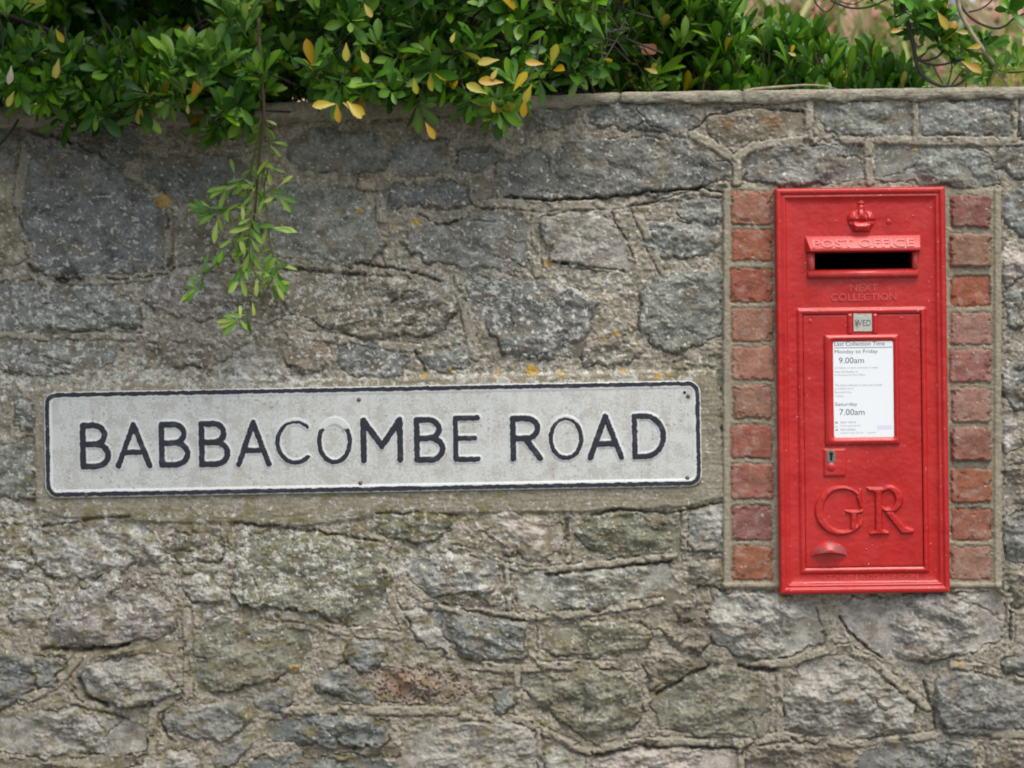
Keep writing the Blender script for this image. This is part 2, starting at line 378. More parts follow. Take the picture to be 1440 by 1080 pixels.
def seg_dist(X, Y, pts):
    best = np.full(X.shape, 1e9)
    for (ax, ay), (bx, by) in zip(pts[:-1], pts[1:]):
        dx, dy = bx - ax, by - ay; L2 = dx * dx + dy * dy + 1e-9
        t = np.clip(((X - ax) * dx + (Y - ay) * dy) / L2, 0, 1)
        best = np.minimum(best, np.hypot(X - ax - t * dx, Y - ay - t * dy))
    return best
def poly_sdf(X, Y, pts):
    p = [tuple(q) for q in pts]; d = seg_dist(X, Y, p + [p[0]]); ins = np.zeros(X.shape, bool)
    for (ax, ay), (bx, by) in zip(p, p[1:] + p[:1]):
        if ay == by: continue
        c = ((ay > Y) != (by > Y)) & (X < (bx - ax) * (Y - ay) / (by - ay) + ax); ins ^= c
    return np.where(ins, -d, d)
def rrect(X, Y, x0, x1, y0, y1, r):
    cx, cy = (x0 + x1) / 2, (y0 + y1) / 2; qx = np.abs(X - cx) - (x1 - x0) / 2 + r; qy = np.abs(Y - cy) - (y1 - y0) / 2 + r
    return np.hypot(np.maximum(qx, 0), np.maximum(qy, 0)) + np.minimum(np.maximum(qx, qy), 0) - r

ST = 1.35
xs = np.concatenate([np.linspace(-420, -30, 70)[:-1], np.arange(-30, 1472, ST), np.linspace(1475, 1860, 70)])
ys = np.concatenate([np.arange(112, 1092, ST), np.linspace(1096, 1508, 80)])
X, Y = np.meshgrid(xs, ys)
Y = np.maximum(Y, cop_top(X) + 5)
f1 = fbm(X / 60, Y / 60, 4, 0); f2 = fbm(X / 16, Y / 16, 4, 3); f3 = fbm(X / 5, Y / 5, 3, 6); f4 = fbm(X / 30, Y / 9, 4, 8); f5 = pn(X / 2.4, Y / 2.4, 5)
smoothz = sst(960, 1060, X) * sst(270, 200, Y)          # neater, sandier repointing at the top right
H = 1.8 * f1 + 2.2 * f2 * (1 - .5 * smoothz) + 1.2 * f3 * (1 - .5 * smoothz) + .5 * f5 - 1
mort = lin((156, 152, 139)); mort2 = lin((137, 133, 120)); mortg = lin((155, 153, 141)); mortp = lin((170, 159, 142))
n_f0 = pn(X / 3, Y / 3, 2)
col = np.empty(X.shape + (3,)); col[:] = mort
def mixc(mask, c, k=1.0):
    global col
    m = (np.clip(mask, 0, 1) * k)[..., None]; col = col * (1 - m) + np.asarray(c) * m
mixc(sst(-.1, .6, f1), mort2, .8); mixc(smoothz, mortg, .8); mixc(sst(.1, .6, f2 + .3 * f4), mortp, .5)
mixc(sst(.15, .5, -f2 + .4 * f3), lin((118, 108, 86)), .5); mixc(sst(.25, .6, f3), lin((182, 168, 142)), .35); mixc(sst(.18, .5, -f3), lin((96, 90, 76)), .5); mixc(sst(.2, .55, pn(X / 9 + 4, Y / 6, 5) + .5 * n_f0), lin((104, 98, 80)), .45)
stone_m = np.zeros(X.shape)
WX = X + 4.0 * fbm(X / 18 + 9, Y / 18, 3, 2) + 1.2 * pn(X / 5, Y / 5, 9); WY = Y + 4.0 * fbm(X / 18, Y / 18 + 31, 3, 4) + 1.2 * pn(X / 5, Y / 5, 10)
# pads of smoother mortar behind the sign and under it
pad = rrect(WX * .5 + X * .5, WY * .5 + Y * .5, 52, 1006, 520 , 560, 6); 
padb = -sst(3, -3, poly_sdf(WX * .3 + X * .7, WY * .3 + Y * .7, [(48, 545), (500, 532), (1008, 520), (1018, 700), (960, 712), (820, 720), (560, 722), (430, 740), (330, 735), (240, 735), (90, 728), (50, 715)]))
def crag(x, y, k, ang, seed):
    ca, sa = math.cos(ang), math.sin(ang); u = x * ca + y * sa; v = -x * sa + y * ca
    n = fbm(u / 75, v / 38, 4, seed, .5)
    ter = n * 2.6; fl = np.floor(ter); t = ter - fl
    n2 = (fl + sst(.5, 1.0, t)) / 2.6                       # ledges of split stone
    r = 1 - np.abs(fbm(u / 26, v / 13, 3, seed + 2)) * 2
    return (n2 * .7 + n * .5) * 8.5 * k + r * .8 * k
srng = random.Random(11); n_fine = pn(X / 2.2, Y / 2.2, 11)
for (pts, c, Hs, cr, code) in stones:
    mn = pts.min(0) - 12; mx = pts.max(0) + 12
    i0, i1 = np.searchsorted(ys, mn[1]), np.searchsorted(ys, mx[1]); j0, j1 = np.searchsorted(xs, mn[0]), np.searchsorted(xs, mx[0])
    if i1 <= i0 or j1 <= j0: continue
    sl = (slice(i0, i1), slice(j0, j1)); x, y = X[sl], Y[sl]
    d = poly_sdf(WX[sl], WY[sl], pts) - 3.5 + 5 * pn(x / 30, y / 30, 7) + 2.5 * f2[sl]; cx, cy = pts.mean(0)
    ang = srng.uniform(-.25, .35); sx, sy = srng.uniform(-.03, .03), srng.uniform(-.05, .05); sd_ = srng.randrange(9); ox = srng.uniform(0, 900)
    tz = 1 - .45 * sst(300, 200, cy); cr = cr * tz; body = .85 * tz * Hs + sx * (x - cx) + sy * (y - cy) + crag(x + ox, y, .12 + .85 * cr, ang, sd_) + (1.2 + 1.6 * cr) * f2[sl] + (.6 + .7 * cr) * f3[sl]
    for k in range(4):                                        # broad chisel planes
        a = srng.uniform(0, 6.28); off = srng.uniform(.15, .5) * min(mx - mn); g = srng.uniform(.10, .36) * (.4 + cr)
        body -= np.maximum((x - cx) * math.cos(a) + (y - cy) * math.sin(a) - off, 0) * g
    edge = 2.5 + 2.5 * cr
    m = sst(1.5, -2.5, d); prof = sst(0, -edge, d) ** .7
    hs = H[sl] * (1 - m) + m * (np.maximum(body, -3) * prof + (1 - prof) * H[sl])
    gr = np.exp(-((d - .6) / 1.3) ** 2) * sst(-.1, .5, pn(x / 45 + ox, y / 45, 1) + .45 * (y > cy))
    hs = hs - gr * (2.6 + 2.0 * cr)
    H[sl] = hs
    v = srng.uniform(-.07, .07); tint = np.array([1 + v + srng.uniform(-.03, .03), 1 + v, 1 + v + srng.uniform(-.03, .05)])
    base = lin(c) * tint
    sc = np.empty(x.shape + (3,)); sc[:] = base
    lf = fbm((x + ox) / 34, y / 22, 4, sd_ + 3)
    sc *= (1 + .38 * lf + .26 * f3[sl] + .22 * f2[sl])[..., None]
    du = (sst(-.1, .6, fbm((x + ox) / 28, y / 20, 3, sd_ + 1)) * sst(-.35, .5, f3[sl] + .5 * n_fine[sl]) * .38)[..., None]; sc = sc * (1 - du) + lin((176, 177, 168)) * du
    sm = (sst(-5, 1, d + 4 * f2[sl]) * .28)[..., None]; sc = sc * (1 - sm) + col[sl] * sm
    mk = (sst(.1, .7, fbm((x - ox) / 40, y / 30, 3, sd_ + 5)) * .5)[..., None]; sc = sc * (1 - mk) + lin((116, 104, 82)) * mk
    if code in 'LKP':
        mk = (sst(0, .6, f4[sl] + .5 * f2[sl]) * .45)[..., None]; sc = sc * (1 - mk) + lin((182, 178, 168)) * mk
    if code == 'R':
        pores = sst(.25, .5, pn(x / 4, y / 4, 2) + .5 * pn(x / 14, y / 14, 3)); hs = hs - pores * m * 3; H[sl] = hs; sc *= (1 - .25 * pores)[..., None]
    for k in range(int(min((mx[0] - mn[0]) * (mx[1] - mn[1]) / 5500, 4))):   # fracture lines and pale veins
        xa = srng.uniform(mn[0], mx[0]); ya = srng.uniform(mn[1], mx[1]); a = srng.gauss(.1, .6); ll = srng.uniform(25, 70); a2 = a + srng.uniform(-.6, .6)
        q = [(xa, ya), (xa + ll * .5 * math.cos(a), ya + ll * .5 * math.sin(a)), (xa + ll * .5 * (math.cos(a) + math.cos(a2)), ya + ll * .5 * (math.sin(a) + math.sin(a2)))]
        dd = seg_dist(WX[sl], WY[sl], q); w_ = srng.uniform(.8, 1.5); kf = np.exp(-(dd / w_) ** 2) * m
        if srng.random() < .72: hs = hs - kf * srng.uniform(1.5, 4) + m * 1.6 * sst(0, 1, (y - ya - (x - xa) * math.tan(a)) / 3) * np.exp(-(dd / 14) ** 2); H[sl] = hs; sc *= (1 - .35 * kf)[..., None]
        else: sc = sc * (1 - .4 * kf[..., None]) + lin((176, 160, 138)) * .4 * kf[..., None]
    mm = m[..., None]; cs = col[sl] * (1 - mm) + sc * mm
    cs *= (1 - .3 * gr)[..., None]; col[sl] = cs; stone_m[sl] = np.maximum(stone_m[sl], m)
def local(pts, pad=14):
    p = np.array(pts); i0, i1 = np.searchsorted(ys, p[:, 1].min() - pad), np.searchsorted(ys, p[:, 1].max() + pad)
    j0, j1 = np.searchsorted(xs, p[:, 0].min() - pad), np.searchsorted(xs, p[:, 0].max() + pad); return (slice(i0, i1), slice(j0, j1))
for pts, hw, hh in RIBBONS:
    sl = local(pts); d = seg_dist(X[sl] * .6 + WX[sl] * .4, Y[sl] * .6 + WY[sl] * .4, pts)
    d = d + 1.5 * f2[sl]; k = sst(hw + 2, hw - 2, d) * sst(-.3, .15, f1[sl] + .6 * f2[sl] + .1); H[sl] = H[sl] * (1 - k) + k * (hh * .6 + 1 + .9 * f2[sl] + .9 * f3[sl])
    kk = (k * .7)[..., None]; cc = lin((152, 146, 130)) * (1 + .18 * f2[sl] + .15 * f3[sl])[..., None]; col[sl] = col[sl] * (1 - kk) + cc * kk
    u = np.exp(-((d - hw - 1.5) / 1.3) ** 2) * sst(0, .4, f2[sl] + .2); H[sl] -= u * 3; col[sl] *= (1 - .3 * u)[..., None]
# smooth olive pad round the sign
pk = -padb; H = H * (1 - pk) + pk * (3.2 + .5 * f1 + .5 * f2 + .5 * f3 + .5 * fbm(X / 50, Y / 4, 3, 1))
padc = lin((138, 133, 114)) * (1 + .22 * fbm(X / 60, Y / 6, 4, 7) + .15 * f3)[..., None]; padc = padc * (1 - .45 * sst(560, 530, Y)[..., None]) + lin((158, 146, 118)) * .45 * sst(560, 530, Y)[..., None]
pa = (pk * (.30 + .45 * sst(-.3, .5, f1 + .5 * f2)))[..., None]; col = col * (1 - pa) + padc * pa; stone_m *= (1 - pk)
for pts, hw, dp in CRACKS:
    sl = local(pts); d = seg_dist(X[sl] * .4 + WX[sl] * .6, Y[sl] * .4 + WY[sl] * .6, pts)
    k = np.exp(-(d / (hw * 1.1)) ** 2); H[sl] -= k * dp * 1.2; col[sl] *= (1 - .6 * k)[..., None]
# bricks either side of the post box
bl_c = [(160, 110, 94), (164, 102, 84), (154, 92, 78), (160, 114, 100), (168, 118, 104), (152, 112, 98), (156, 98, 86), (154, 100, 90), (142, 96, 92), (154, 100, 80)]
br_c = [(142, 96, 90), (150, 112, 96), (162, 98, 78), (160, 118, 108), (154, 104, 98), (160, 118, 108), (146, 98, 88), (156, 100, 82), (154, 100, 86), (156, 116, 102)]
sl = local([(1016, 258), (1410, 832)], 2); x, y = X[sl], Y[sl]
sl_in = ((x > 1018) & (x < 1408) & (y > 263) & (y < 826))
Hb = H[sl]; cb = col[sl]
kb = sst(1014, 1019, x) * sst(1411, 1405, x) * sst(262, 268, y) * sst(831, 825, y)
mortb = lin((150, 143, 124)) * (1 + .15 * f2[sl] + .15 * f3[sl])[..., None]
strip = np.maximum(sst(6.5, 4, np.abs(x - 1022)), sst(6, 4, np.abs(x - 1403)))
Hb = Hb * (1 - kb) + kb * (1.0 + .5 * f2[sl] + .6 * f3[sl] + 4 * strip + 4 * sst(4, 2, np.abs(y - 823))); cb = cb * (1 - kb[..., None]) + mortb * kb[..., None]
for side, cs_, (bx0, bx1), tops in (('l', bl_c, (1029, 1087), [(269, 316), (323, 368), (378, 425), (433, 480), (487, 535), (542, 589), (597, 645), (653, 702), (711, 760), (768, 816)]),
                                    ('r', br_c, (1337, 1393), [(275, 320), (330, 374), (387, 431), (440, 486), (492, 538), (546, 594), (602, 648), (659, 706), (714, 760), (768, 816)])):
    for i, (a, b) in enumerate(tops):
        o1, o2 = random.uniform(-2, 2), random.uniform(-2, 2)
        d = rrect(x + 1.3 * f2[sl] + .6 * f3[sl], y + 1.3 * f1[sl] + .8 * f3[sl], bx0 + o1, bx1 + o2, a, b, 4) - .6
        d = d + 2.2 * sst(.15, .6, fbm(x / 12, y / 9, 3, 4)) ; k = sst(.8, -1.2, d); hb = 2.8 * sst(0, -2.5, d) + .5 * f2[sl] + .45 * f3[sl] + random.uniform(-1, 1) + (x - 1058) * random.uniform(-.02, .02)
        chip = sst(.35, .6, f2[sl] + .3 * f3[sl]) * sst(-14, -2, d); hb = hb - 3 * chip
        Hb = Hb * (1 - k) + k * hb
        bc = lin(cs_[i]) * np.array([.84, .93, .87]) * (1 + .25 * fbm(x / 22 + i * 7, y / 18 + bx0, 4, 5) + .08 * f3[sl])[..., None]
        pl = (sst(0, .7, fbm(x / 18 + i * 3.3, y / 14, 3, 7)) * .45)[..., None]; bc = bc * (1 - pl) + lin((168, 146, 134)) * pl
        cb = cb * (1 - k[..., None]) + bc * k[..., None]
        g = np.exp(-((d - .8) / 1.2) ** 2); Hb -= 1.5 * g * sst(-.2, .3, f2[sl]); cb *= (1 - .25 * g)[..., None]
H[sl] = Hb; col[sl] = cb; stone_m[sl] *= (1 - kb)
# dark weathering under the coping and under the box, moss, then the lichens
n_l = fbm(X / 13, Y / 10, 5, 1, .72); n_s = pn(X / 2.6, Y / 2.6, 4) + .5 * pn(X / 1.7, Y / 1.7, 8)
brickz = ((X > 1012) & (X < 1412) & (Y > 258) & (Y < 832))
zone = .12 + .22 * sst(330, 430, Y) * sst(620, 540, Y) * sst(1040, 800, X) + .30 * sst(690, 730, Y) * sst(900, 820, Y) * sst(1040, 500, X) + .10 * sst(230, 300, Y) * sst(450, 380, Y) * sst(1020, 960, X) \
     + .25 * np.exp(-((Y - 532) / 12) ** 2) * sst(1010, 980, X) + .18 * sst(900, 700, Y) * sst(560, 700, Y) * (X < 60) - .16 * sst(880, 960, Y) - .10 * sst(850, 1000, X) * sst(690, 740, Y)
zone = zone - .09 * sst(330, 240, Y) * sst(1000, 300, X); zone = np.where(brickz, -.02, zone); zone = zone * (1 - .4 * pk * (Y > 560))
dens = zone * (.55 + .9 * sst(-.3, .5, fbm(X / 45, Y / 38, 3, 9)))
lw = sst(.60, .76, n_l * .50 + n_s * .30 + dens * .95 + .04)
mixc(lw, lin((192, 194, 186)), .8); H = H + lw * .5
big = sst(.60, .72, fbm(X / 9, Y / 8, 3, 6) * .8 + zone * .7 + .12 * n_s); mixc(big * (~brickz), lin((205, 203, 192)), .75); H = H + big * .6 * (~brickz)
moss = sst(.35, .7, fbm(X / 28, Y / 16, 4, 2) + .35 * sst(700, 730, Y) * sst(800, 760, Y) + .12) * sst(1000, 700, X) * sst(600, 700, Y); mixc(moss, lin((104, 96, 44)), .45)
for (a, b, r) in YELLOW:
    sl = local([(a, b)], 20); d = np.hypot(X[sl] - a, Y[sl] - b) + 4.5 * fbm(X[sl] / 6, Y[sl] / 6, 2, 3); k = (sst(r * .9, r * .9 - 2.5, d) * .75)[..., None]
    col[sl] = col[sl] * (1 - k) + lin((186, 150, 62)) * k; H[sl] += k[..., 0] * .7
for (a, b, r, c) in ((1025, 172, 13, (120, 88, 52)), (1088, 172, 20, (122, 92, 60)), (1190, 770, 2, (90, 80, 60)), (100, 385, 13, (50, 50, 50)), (238, 366, 8, (52, 52, 54)), (562, 962, 22, (142, 112, 92))):
    sl = local([(a, b)], 30); d = np.hypot(X[sl] - a, (Y[sl] - b) * 1.2) + 7 * f2[sl]; k = (sst(r, r * .4, d) * .7)[..., None]
    col[sl] = col[sl] * (1 - k) + lin(c) * k
col = np.clip(col, .01, .85)
nv, nu = X.shape
V = np.stack([(X - 720) * S, -H * S, ZC - (Y - 540) * S], -1).reshape(-1, 3)
idx = np.arange(nv * nu).reshape(nv, nu)
A, B_, C_, D_ = idx[:-1, :-1], idx[:-1, 1:], idx[1:, 1:], idx[1:, :-1]
Q = np.stack([A, D_, C_, B_], -1).reshape(-1, 4)
fx = (X[:-1, :-1] + X[1:, 1:]).ravel() / 2; fy = (Y[:-1, :-1] + Y[1:, 1:]).ravel() / 2
ok = (Y[1:, :-1] - Y[:-1, :-1]).ravel() > .05
hole = (fx > 1112) & (fx < 1312) & (fy > 290) & (fy < 810)
inb = (fx > 1016) & (fx < 1409) & (fy > 263) & (fy < 828)
wall = thing('stone_wall', 'old grey limestone rubble wall with lichened sandy mortar and a concrete coping', 'wall', (0, 0, 0))
colf = col.reshape(-1, 3)
def sub(name, mask):
    q = Q[mask]; u, inv = np.unique(q, return_inverse=True)
    return npmesh(name, V[u], inv.reshape(q.shape), M_masonry, wall, True, {'Col': colf[u]})
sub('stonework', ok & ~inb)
bs = sub('brick_surround', ok & inb & ~hole); bs['label'] = 'columns of red bricks either side of the post box'
# core of the wall, with a cavity for the box
bm = bmesh.new(); L, R_, T, Bt = [(v - 720) * S for v in (1112, 1312)] + [ZC - (v - 540) * S for v in (290, 810)]
WL, WR = (-420 - 720) * S, (1860 - 720) * S; TZ = 1.86
add_box(bm, WL, L, .02, .42, 0, TZ); add_box(bm, R_, WR, .02, .42, 0, TZ); add_box(bm, L, R_, .02, .42, 0, Bt); add_box(bm, L, R_, .02, .42, T, TZ); add_box(bm, L, R_, .30, .42, Bt, T)
bmobj('core', bm, simple('rubble_core', (120, 112, 96), .95, bump=.6), wall)
# coping
cx_ = np.arange(-420, 1861, 2.5); prof = [(-1, 0.0), (3, 0), (6.5, .12), (8, .35), (8, .65), (6.5, .85), (4, .97), (0, 1.02), (-40, 1.1), (-120, 1.13), (-220, 1.1), (-300, 1.0), (-306, .3)]
m_ = len(prof); cv = []; cc = []
t_ = cop_top(cx_); b_ = cop_bot(cx_)
for j, (hh, k) in enumerate(prof):
    yy = b_ + (t_ - b_) * k; n1 = fbm(cx_ / 30 + j * .12, np.full_like(cx_, j * .45), 4, 2); n2 = fbm(cx_ / 6, np.full_like(cx_, j * 1.3), 3, 5)
    step = np.where(cx_ < 870, 1.5, 0) + np.where((cx_ > 870) & (cx_ < 1044), 2.5, 0); joint = np.exp(-((cx_ - 870 - j * .4) / 2) ** 2) + np.exp(-((cx_ - 1044) / 2) ** 2) + np.exp(-((cx_ - 300) / 2) ** 2)
    damp = sst(1100, 1400, cx_) * 0 + 1
    h = hh + 1.1 * n1 + .9 * n2 + step - 4 * joint * (hh > -10)
    yo = yy + .7 * n1 * (k > .5) + 3 * n1 * (k < .2) + 1.4 * joint
    cv.append(np.stack([(cx_ - 720) * S, -h * S, ZC - (yo - 540) * S], -1))
    c0 = lin((154, 149, 132)) * (1 + .2 * n1 + .22 * n2)[:, None] * (1 - .5 * np.clip(joint, 0, 1))[:, None]
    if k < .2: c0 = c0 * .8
    dk = sst(.1, .6, fbm(cx_ / 50, np.full_like(cx_, .3 + j * .2), 3, 8))[:, None] * .35; c0 = c0 * (1 - dk) + lin((92, 86, 72)) * dk
    cc.append(c0)
cv = np.array(cv); n = len(cx_)
# subdivide the profile for texture
rows = []; rc = []
for j in range(m_ - 1):
    for s_ in range(4 if j < 7 else 2):
        tt = s_ / (4 if j < 7 else 2); rows.append(cv[j] * (1 - tt) + cv[j + 1] * tt); rc.append(cc[j] * (1 - tt) + cc[j + 1] * tt)
rows.append(cv[-1]); rc.append(cc[-1]); rows = np.array(rows); rc = np.array(rc)
jit = fbm(np.tile(cx_ / 4, (len(rows), 1)), np.arange(len(rows))[:, None] * .6 + np.zeros((1, n)), 3, 7); rows[..., 1] -= jit * .9 * S; rc *= (1 + .25 * jit)[..., None]
ii = np.arange(len(rows) * n).reshape(len(rows), n)
npmesh('coping', rows.reshape(-1, 3), np.stack([ii[:-1, :-1], ii[:-1, 1:], ii[1:, 1:], ii[1:, :-1]], -1).reshape(-1, 4), M_masonry, wall, True, {'Col': np.clip(rc, .02, .8).reshape(-1, 3)})
del V, Q, col, H

# ------------------------------------------------------------------ relief helper (things with their own px frame)
def relief(name, sdf, box, step, top, base, mat, parent, attrf=None, smooth=True):
    x0, x1, y0, y1 = box
    xs = np.arange(x0, x1 + step, step); ys = np.arange(y0, y1 + step, step); X, Y = np.meshgrid(xs, ys)
    Dd = sdf(X, Y); ins = Dd < 0
    keep = ins[:-1, :-1] | ins[:-1, 1:] | ins[1:, 1:] | ins[1:, :-1]
    e = .05 * step
    for _ in range(3):
        d0 = sdf(X, Y); gx = (sdf(X + e, Y) - sdf(X - e, Y)) / (2 * e); gy = (sdf(X, Y + e) - sdf(X, Y - e)) / (2 * e)
        g = np.maximum(gx * gx + gy * gy, .2); mv = np.where((d0 > 0) & ~ins, d0, 0); mv = np.clip(mv, 0, 1.2 * step)
        X = X - mv * gx / g; Y = Y - mv * gy / g
    Dd = sdf(X, Y); Hh = top(X, Y, np.minimum(Dd, 0))
    id_ = np.arange(X.size).reshape(X.shape)
    q = np.stack([id_[:-1, :-1], id_[1:, :-1], id_[1:, 1:], id_[:-1, 1:]], -1)[keep]
    u, inv = np.unique(q, return_inverse=True); q = inv.reshape(q.shape)
    v = np.stack([X.ravel()[u] * S, -Hh.ravel()[u] * S, -Y.ravel()[u] * S], -1)
    ed = np.concatenate([q[:, [0, 1]], q[:, [1, 2]], q[:, [2, 3]], q[:, [3, 0]]]); se = np.sort(ed, 1)
    key = se[:, 0].astype(np.int64) * (len(v) + 1) + se[:, 1]; _, fi, ct = np.unique(key, return_index=True, return_counts=True)
    be = ed[fi[ct == 1]]
    nb = len(be); v1 = v[be[:, 0]]; v2 = v[be[:, 1]]; b1 = v1.copy(); b2 = v2.copy(); b1[:, 1] = -base * S; b2[:, 1] = -base * S
    o = len(v); k = np.arange(nb); side = np.stack([o + k, o + 2 * nb + k, o + 3 * nb + k, o + nb + k], -1)
    vv = np.concatenate([v, v1, v2, b1, b2]); qq = np.concatenate([q, side])
    attrs = None
    if attrf:
        cc = attrf(X, Y, np.minimum(Dd, 0), Hh).reshape(-1, 3)[u]; attrs = {'Col': np.concatenate([cc, cc[be[:, 0]], cc[be[:, 1]], cc[be[:, 0]], cc[be[:, 1]]])}
    return npmesh(name, vv, qq, mat, parent, smooth, attrs)

def text_obj(name, body, x0, x1, y0, y1, h, mat, parent, extrude=.6, fit=True, size=None, bold=0.0, res=3):
    """lettering whose bounding box fills x0..x1, y0..y1 (px of the thing's frame) at height h"""
    cu = bpy.data.curves.new('txt', 'FONT'); cu.body = body; cu.size = 1; cu.extrude = 0.5; cu.resolution_u = res; cu.offset = bold
    t = bpy.data.objects.new('txt', cu); C.objects.link(t); dg = bpy.context.evaluated_depsgraph_get()
    me = bpy.data.meshes.new_from_object(t.evaluated_get(dg)); bpy.data.objects.remove(t); bpy.data.curves.remove(cu)
    co = np.empty(len(me.vertices) * 3, np.float32); me.vertices.foreach_get('co', co); co = co.reshape(-1, 3)
    a, b = co.min(0), co.max(0)
    if fit: u = x0 + (co[:, 0] - a[0]) / (b[0] - a[0]) * (x1 - x0); v = y1 - (co[:, 1] - a[1]) / (b[1] - a[1]) * (y1 - y0)
    else: u = x0 + (co[:, 0] - a[0]) * size; v = y1 - co[:, 1] * size
    out = np.stack([u * S, -(h + co[:, 2] * 2 * extrude) * S, -v * S], -1).astype(np.float32)
    me.vertices.foreach_set('co', out.ravel()); me.update(); me.name = name; me.materials.clear(); me.materials.append(mat)
    o = bpy.data.objects.new(name, me); C.objects.link(o); o.parent = parent; return o

# ------------------------------------------------------------------ road name sign
SC = (524.5, 617.5); SA = math.radians(1.05)
def SL(px, py):
    dx, dy = px - SC[0], py - SC[1]; return (dx * math.cos(SA) - dy * math.sin(SA), dx * math.sin(SA) + dy * math.cos(SA))
sign = thing('road_name_sign', 'long white road name plate with raised black capitals and black rounded border', 'street sign', P(SC[0], SC[1], -.006), (0, -SA, 0))
def arc(cx, cy, rx, ry, a0, a1, n=14): return [(cx + rx * math.cos(math.radians(a0 + (a1 - a0) * i / n)), cy + ry * math.sin(math.radians(a0 + (a1 - a0) * i / n))) for i in range(n + 1)]
def glyph(ch):
    if ch == 'B': return [[(0, 0), (0, 1)], [(0, 0), (.45, 0)] + arc(.45, .23, .42, .23, -90, 90) + [(0, .46)], [(0, .46), (.52, .46)] + arc(.52, .73, .48, .27, -90, 90) + [(0, 1)]]
    if ch == 'A': return [[(0, 1), (.5, 0), (1, 1)], [(.17, .67), (.83, .67)]]
    if ch == 'C': return [arc(.6, .5, .6, .5, -48, -312, 30)]
    if ch == 'O': return [arc(.5, .5, .5, .5, 0, 360, 40)]
    if ch == 'M': return [[(0, 1), (0, .02), (.5, .66), (1, .02), (1, 1)]]
    if ch == 'E': return [[(1, 0), (0, 0), (0, 1), (1, 1)], [(0, .49), (.85, .49)]]
    if ch == 'R': return [[(0, 0), (0, 1)], [(0, 0), (.5, 0)] + arc(.5, .25, .42, .25, -90, 90) + [(0, .5)], [(.45, .5), (1, 1)]]
    if ch == 'D': return [[(0, 0), (0, 1)], [(0, 0), (.35, 0)] + arc(.35, .5, .65, .5, -90, 90, 24) + [(0, 1)]]
GL = [('B', 113.3, 157, 594, 660, 4.3), ('A', 163, 215, 593, 659, 4.0), ('B', 224, 268.5, 592.5, 657.5, 4.2), ('B', 280, 324.5, 591.5, 656.8, 4.2), ('A', 332, 382, 590, 656.5, 4.0),
      ('C', 387.5, 436, 590, 653.5, 3.2), ('O', 446, 495.5, 588, 653, 3.3), ('M', 507, 567, 585, 651, 4.4), ('B', 582, 626.5, 586, 650.5, 4.2), ('E', 637, 675.5, 584, 649.5, 3.7),
      ('R', 717, 763, 584, 648.5, 4.2), ('O', 771, 820, 585.5, 647, 3.2), ('A', 825, 877, 581.5, 647, 4.2), ('D', 888, 936, 581, 645.5, 3.9)]
gl = []
for ch, a, b, t, bt, hw in GL:
    cx, cy = SL((a + b) / 2, (t + bt) / 2); wd = (b - a) / 2 - hw; hg = (bt - t) / 2 - hw
    gl.append((ch, [[(cx + (p[0] * 2 - 1) * wd, cy + (p[1] * 2 - 1) * hg) for p in st] for st in glyph(ch)], hw, (cx - wd - hw - 8, cx + wd + hw + 8, cy - hg - hw - 8, cy + hg + hw + 8)))
def strokes(X, Y, sts): return np.minimum.reduce([seg_dist(X, Y, s_) for s_ in sts])
def plate_top(X, Y, d):
    h = 2.2 + .15 * fbm(X / 80, Y / 60, 3, 1)
    h = h + 1.2 * sst(-12, -8.5, d) * sst(-.2, -2.5, d)
    for ch, sts, hw, bb in gl:
        m = (X > bb[0]) & (X < bb[1]) & (Y > bb[2]) & (Y < bb[3])
        if m.any(): h[m] += 1.1 * sst(hw + 3.4, hw + .6, strokes(X[m], Y[m], sts))
    return h
def plate_col(X, Y, d, Hh):
    base = lin((200, 204, 200)); dirt = lin((172, 170, 162)); c = np.empty(X.shape + (3,)); c[:] = base
    n1 = fbm(X / 60, Y / 40, 4, 3); n2 = fbm(X / 3.2, Y / 2.6, 3, 6); n3 = fbm(X / 14, Y / 90, 4, 8); nb_ = fbm(X / 22, Y / 20, 4, 5)
    k = sst(.0, .5, n2 * .75 + n1 * .55 + .16 + .14 * sst(0, 80, Y))[..., None] * .6; c = c * (1 - k) + dirt * k
    k = sst(.2, .7, n1 + .15)[..., None] * .6; c = c * (1 - k) + lin((206, 211, 208)) * k
    k = sst(.1, .5, nb_ + .4 * n2)[..., None] * .4; c = c * (1 - k) + lin((162, 160, 150)) * k
    k = sst(.25, .7, n3)[..., None] * .3; c = c * (1 - k) + lin((168, 160, 150)) * k
    raised = np.full(X.shape, 99.0)
    for ch, sts, hw, bb in gl:
        m = (X > bb[0]) & (X < bb[1]) & (Y > bb[2]) & (Y < bb[3]); raised[m] = np.minimum(raised[m], strokes(X[m], Y[m], sts) - hw)
    k = (sst(3.2, 1.6, raised) * (.75 + .25 * sst(0, 1, n2)))[..., None] * .75; c = c * (1 - k) + lin((214, 218, 216)) * k
    k = (sst(-12, -10.5, d) * sst(-7, -8.5, d))[..., None] * .7; c = c * (1 - k) + lin((224, 228, 226)) * k
    sp = sst(.5, .62, pn(X / 5, Y / 5, 7) * .8 + .25 * n1)[..., None] * .5; c = c * (1 - sp) + lin((112, 108, 96)) * sp
    return np.clip(c, .02, .9)
M_plate = attr_mat('weathered_white_enamel', .62, .10, 600, .15, .001, .4)
PW, PH = 461, 74.5
plate_sdf = lambda X, Y: rrect(X, Y, -PW, PW, -PH, PH, 18)
relief('plate', plate_sdf, (-PW - 2, PW + 2, -PH - 2, PH + 2), 1.0, plate_top, -8, M_plate, sign, plate_col)
M_black = attr_mat('worn_black_paint', .55, .2, 500, .25, .001, .4)
